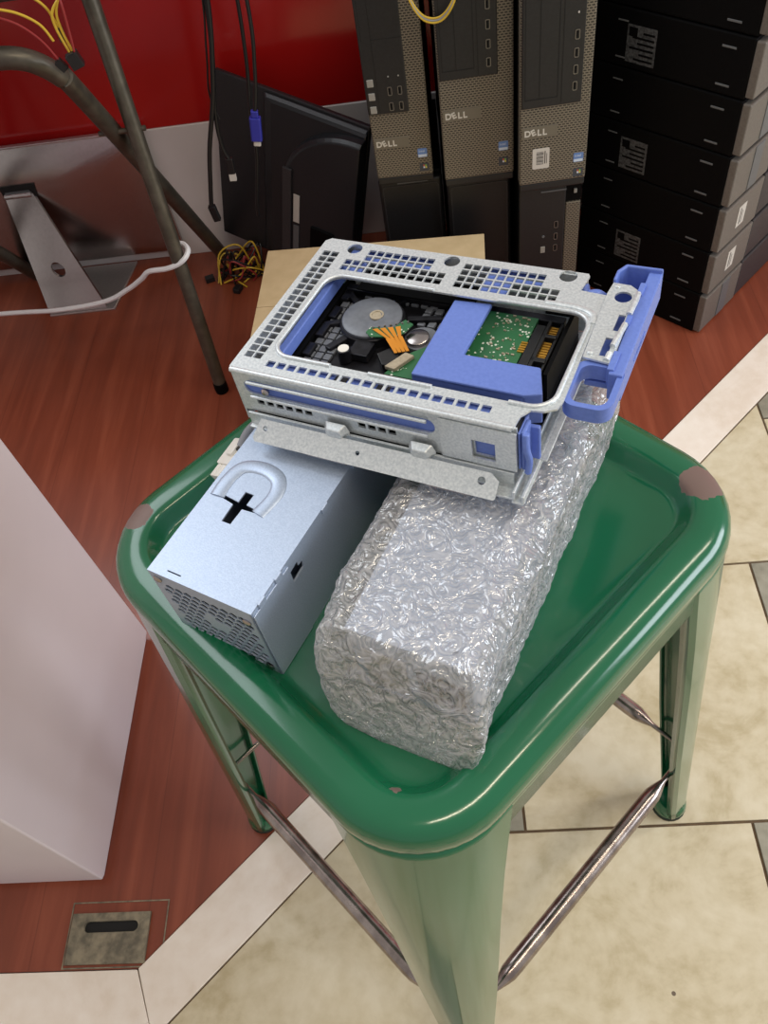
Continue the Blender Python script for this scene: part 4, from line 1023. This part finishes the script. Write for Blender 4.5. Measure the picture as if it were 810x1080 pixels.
for i, (nm, lab, pts) in enumerate(ct):
    t, b0 = cable(nm, lab, pts, (.0028, .0030, .0036, .0014, .0028)[i], 'cable', group='cables hanging at the wall')
    if nm == 'vga_cable':
        bm = NB(); prism(bm, rrect(-.0085, -.006, .0085, .006, .003, 4), -.040, -.004); prism(bm, rrect(-.0055, -.004, .0055, .004, .002, 4), -.004, .006); obj('plug', bm, M['vga'], t, rot=(0, R(9), 0), bevel=.001)
        bm = NB(); prism(bm, rrect(-.0055, -.0035, .0055, .0035, .002, 4), -.048, -.040); obj('plug_tip', bm, M['label'], t, rot=(0, R(9), 0))
    if nm == 'usb_cable':
        bm = NB(); prism(bm, rrect(-.006, -.004, .006, .004, .002, 4), -.024, .002); obj('plug', bm, M['cable'], t, rot=(0, R(4), 0), bevel=.001)
        bm = NB(); prism(bm, rect(-.0052, -.003, .0052, .003), -.036, -.024); obj('plug_tip', bm, M['label'], t, rot=(0, R(4), 0))
    if i == 2:
        bm = NB(); prism(bm, rrect(-.006, -.005, .006, .005, .002, 4), -.028, .0); obj('plug', bm, M['cable'], t, rot=(0, R(-6), 0), bevel=.001)
# loose yellow lead over the tops of two upright desktops
yl = thing('loose_lead', 'yellow and grey lead drooping between two upright desktop fronts', 'cable', (-.005, 1.180, .59))
for mmm, o_ in (('yellow', 0), ('greyw', .0024), ('yellow', .0048)):
    bm = NB(); tube(bm, [tuple(Vector(p)-Vector((-.005, 1.180, .59))+Vector((0, o_*.3, o_))) for p in ((-.045, 1.25, .5905), (-.030, 1.205, .592), (-.022, 1.176, .575), (-.016, 1.170, .545), (.000, 1.166, .522), (.022, 1.158, .522), (.040, 1.152, .545), (.050, 1.158, .580), (.055, 1.190, .592), (.060, 1.23, .5905))], .0014, 8, 6)
    obj('wire', bm, M[mmm], yl, smooth=True)
bm = NB(); bx(bm, (-.010, -.005, -.004), (.010, .005, .004)); obj('connector', bm, M['label'], yl, loc=(-.040, .068, .006), bevel=.001)

# tangle of wires on the floor
wt = thing('wire_harness', 'tangled harness of yellow, black and red wires on the floor at the wall', 'cable', (-.408, 1.378, 0))
random.seed(11)
for i in range(12):
    a = random.uniform(0, 6.28); pts = []
    for k in range(7):
        a += random.uniform(.5, 1.3); rr_ = random.uniform(.018, .055)
        pts.append((rr_*math.cos(a)*1.0+.01, rr_*math.sin(a)*.6-.005, .003+abs(math.sin(k*1.1+i))*random.uniform(.01, .075)))
    pts[0] = (pts[0][0], pts[0][1], .002); pts[-1] = (pts[-1][0]-.03, pts[-1][1]-.015, .002)
    bm = NB(); tube(bm, pts, .0017, 8, 7); obj('wire', bm, M[('yellow', 'cable', 'cable', 'redwire', 'yellow', 'cable')[i % 6]], wt, smooth=True)
for (x, y, a) in ((-.062, -.010, 20), (.000, -.052, 70)):
    bm = NB(); bx(bm, (-.009, -.007, 0), (.009, .007, .010)); bx(bm, (-.004, .007, .002), (.004, .010, .008)); obj('connector', bm, M['blackp'], wt, loc=(x, y, .0005), rot=(0, 0, R(a)), bevel=.001)

# cardboard carton behind the stool
ca = thing('carton', 'plain brown cardboard carton standing behind the green stool', 'box', (-.118, 1.010, 0), (0, 0, R(-3.2)))
cx, cy, cz = .1775, .140, .200
bm = NB(); bx(bm, (-cx, -cy, 0), (cx, cy, .003)); 
for a, b in (((-cx, -cy, .003), (cx, -cy+.003, cz)), ((-cx, cy-.003, .003), (cx, cy, cz)), ((-cx, -cy+.003, .003), (-cx+.003, cy-.003, cz)), ((cx-.003, -cy+.003, .003), (cx, cy-.003, cz))): bx(bm, a, b)
obj('body', bm, M['carton'], ca, bevel=.0008)
for s_ in (-1, 1):
    bm = NB(); bx(bm, (-cx, min(s_*cy, s_*.0006), cz), (cx, max(s_*cy, s_*.0006), cz+.003)); obj('flap', bm, M['carton'], ca, bevel=.0008)

# ------------------------------------------------------------------ light
w = bpy.data.worlds.new('world'); bpy.context.scene.world = w; w.use_nodes = True
bg = w.node_tree.nodes['Background']; bg.inputs['Color'].default_value = (1.0, .95, .91, 1); bg.inputs['Strength'].default_value = .48
def area(name, loc, target, sx, sy, power, col):
    l = bpy.data.lights.new(name, 'AREA'); l.shape = 'RECTANGLE'; l.size = sx; l.size_y = sy; l.energy = power; l.color = col
    o = bpy.data.objects.new(name, l); C.objects.link(o); o.location = loc
    d = Vector(target)-Vector(loc); o.rotation_euler = d.to_track_quat('-Z', 'Y').to_euler()
    return o
area('ceiling_lamp', (-1.45, 1.35, 2.55), (-.1, .4, .5), 1.5, 1.4, 27, (.88, .94, 1.0))
area('cool_fill_right', (2.3, .1, 1.25), (-.3, .35, .25), 1.4, .9, 34, (.84, .91, 1.0))  # cool fill added from the right to brighten the cabinet side, no known window
area('ceiling_tube', (.55, -.35, 2.6), (.25, .3, .2), 1.2, .12, 14, (1.0, .86, .66))
area('ceiling_tube', (1.3, .6, 2.6), (.3, .4, .2), .12, 1.2, 10, (1.0, .90, .74))

sc = bpy.context.scene
sc.view_settings.view_transform = 'Standard'; sc.view_settings.look = 'None'; sc.view_settings.gamma = 1; sc.view_settings.exposure = 0.; sc.view_settings.use_curve_mapping = False
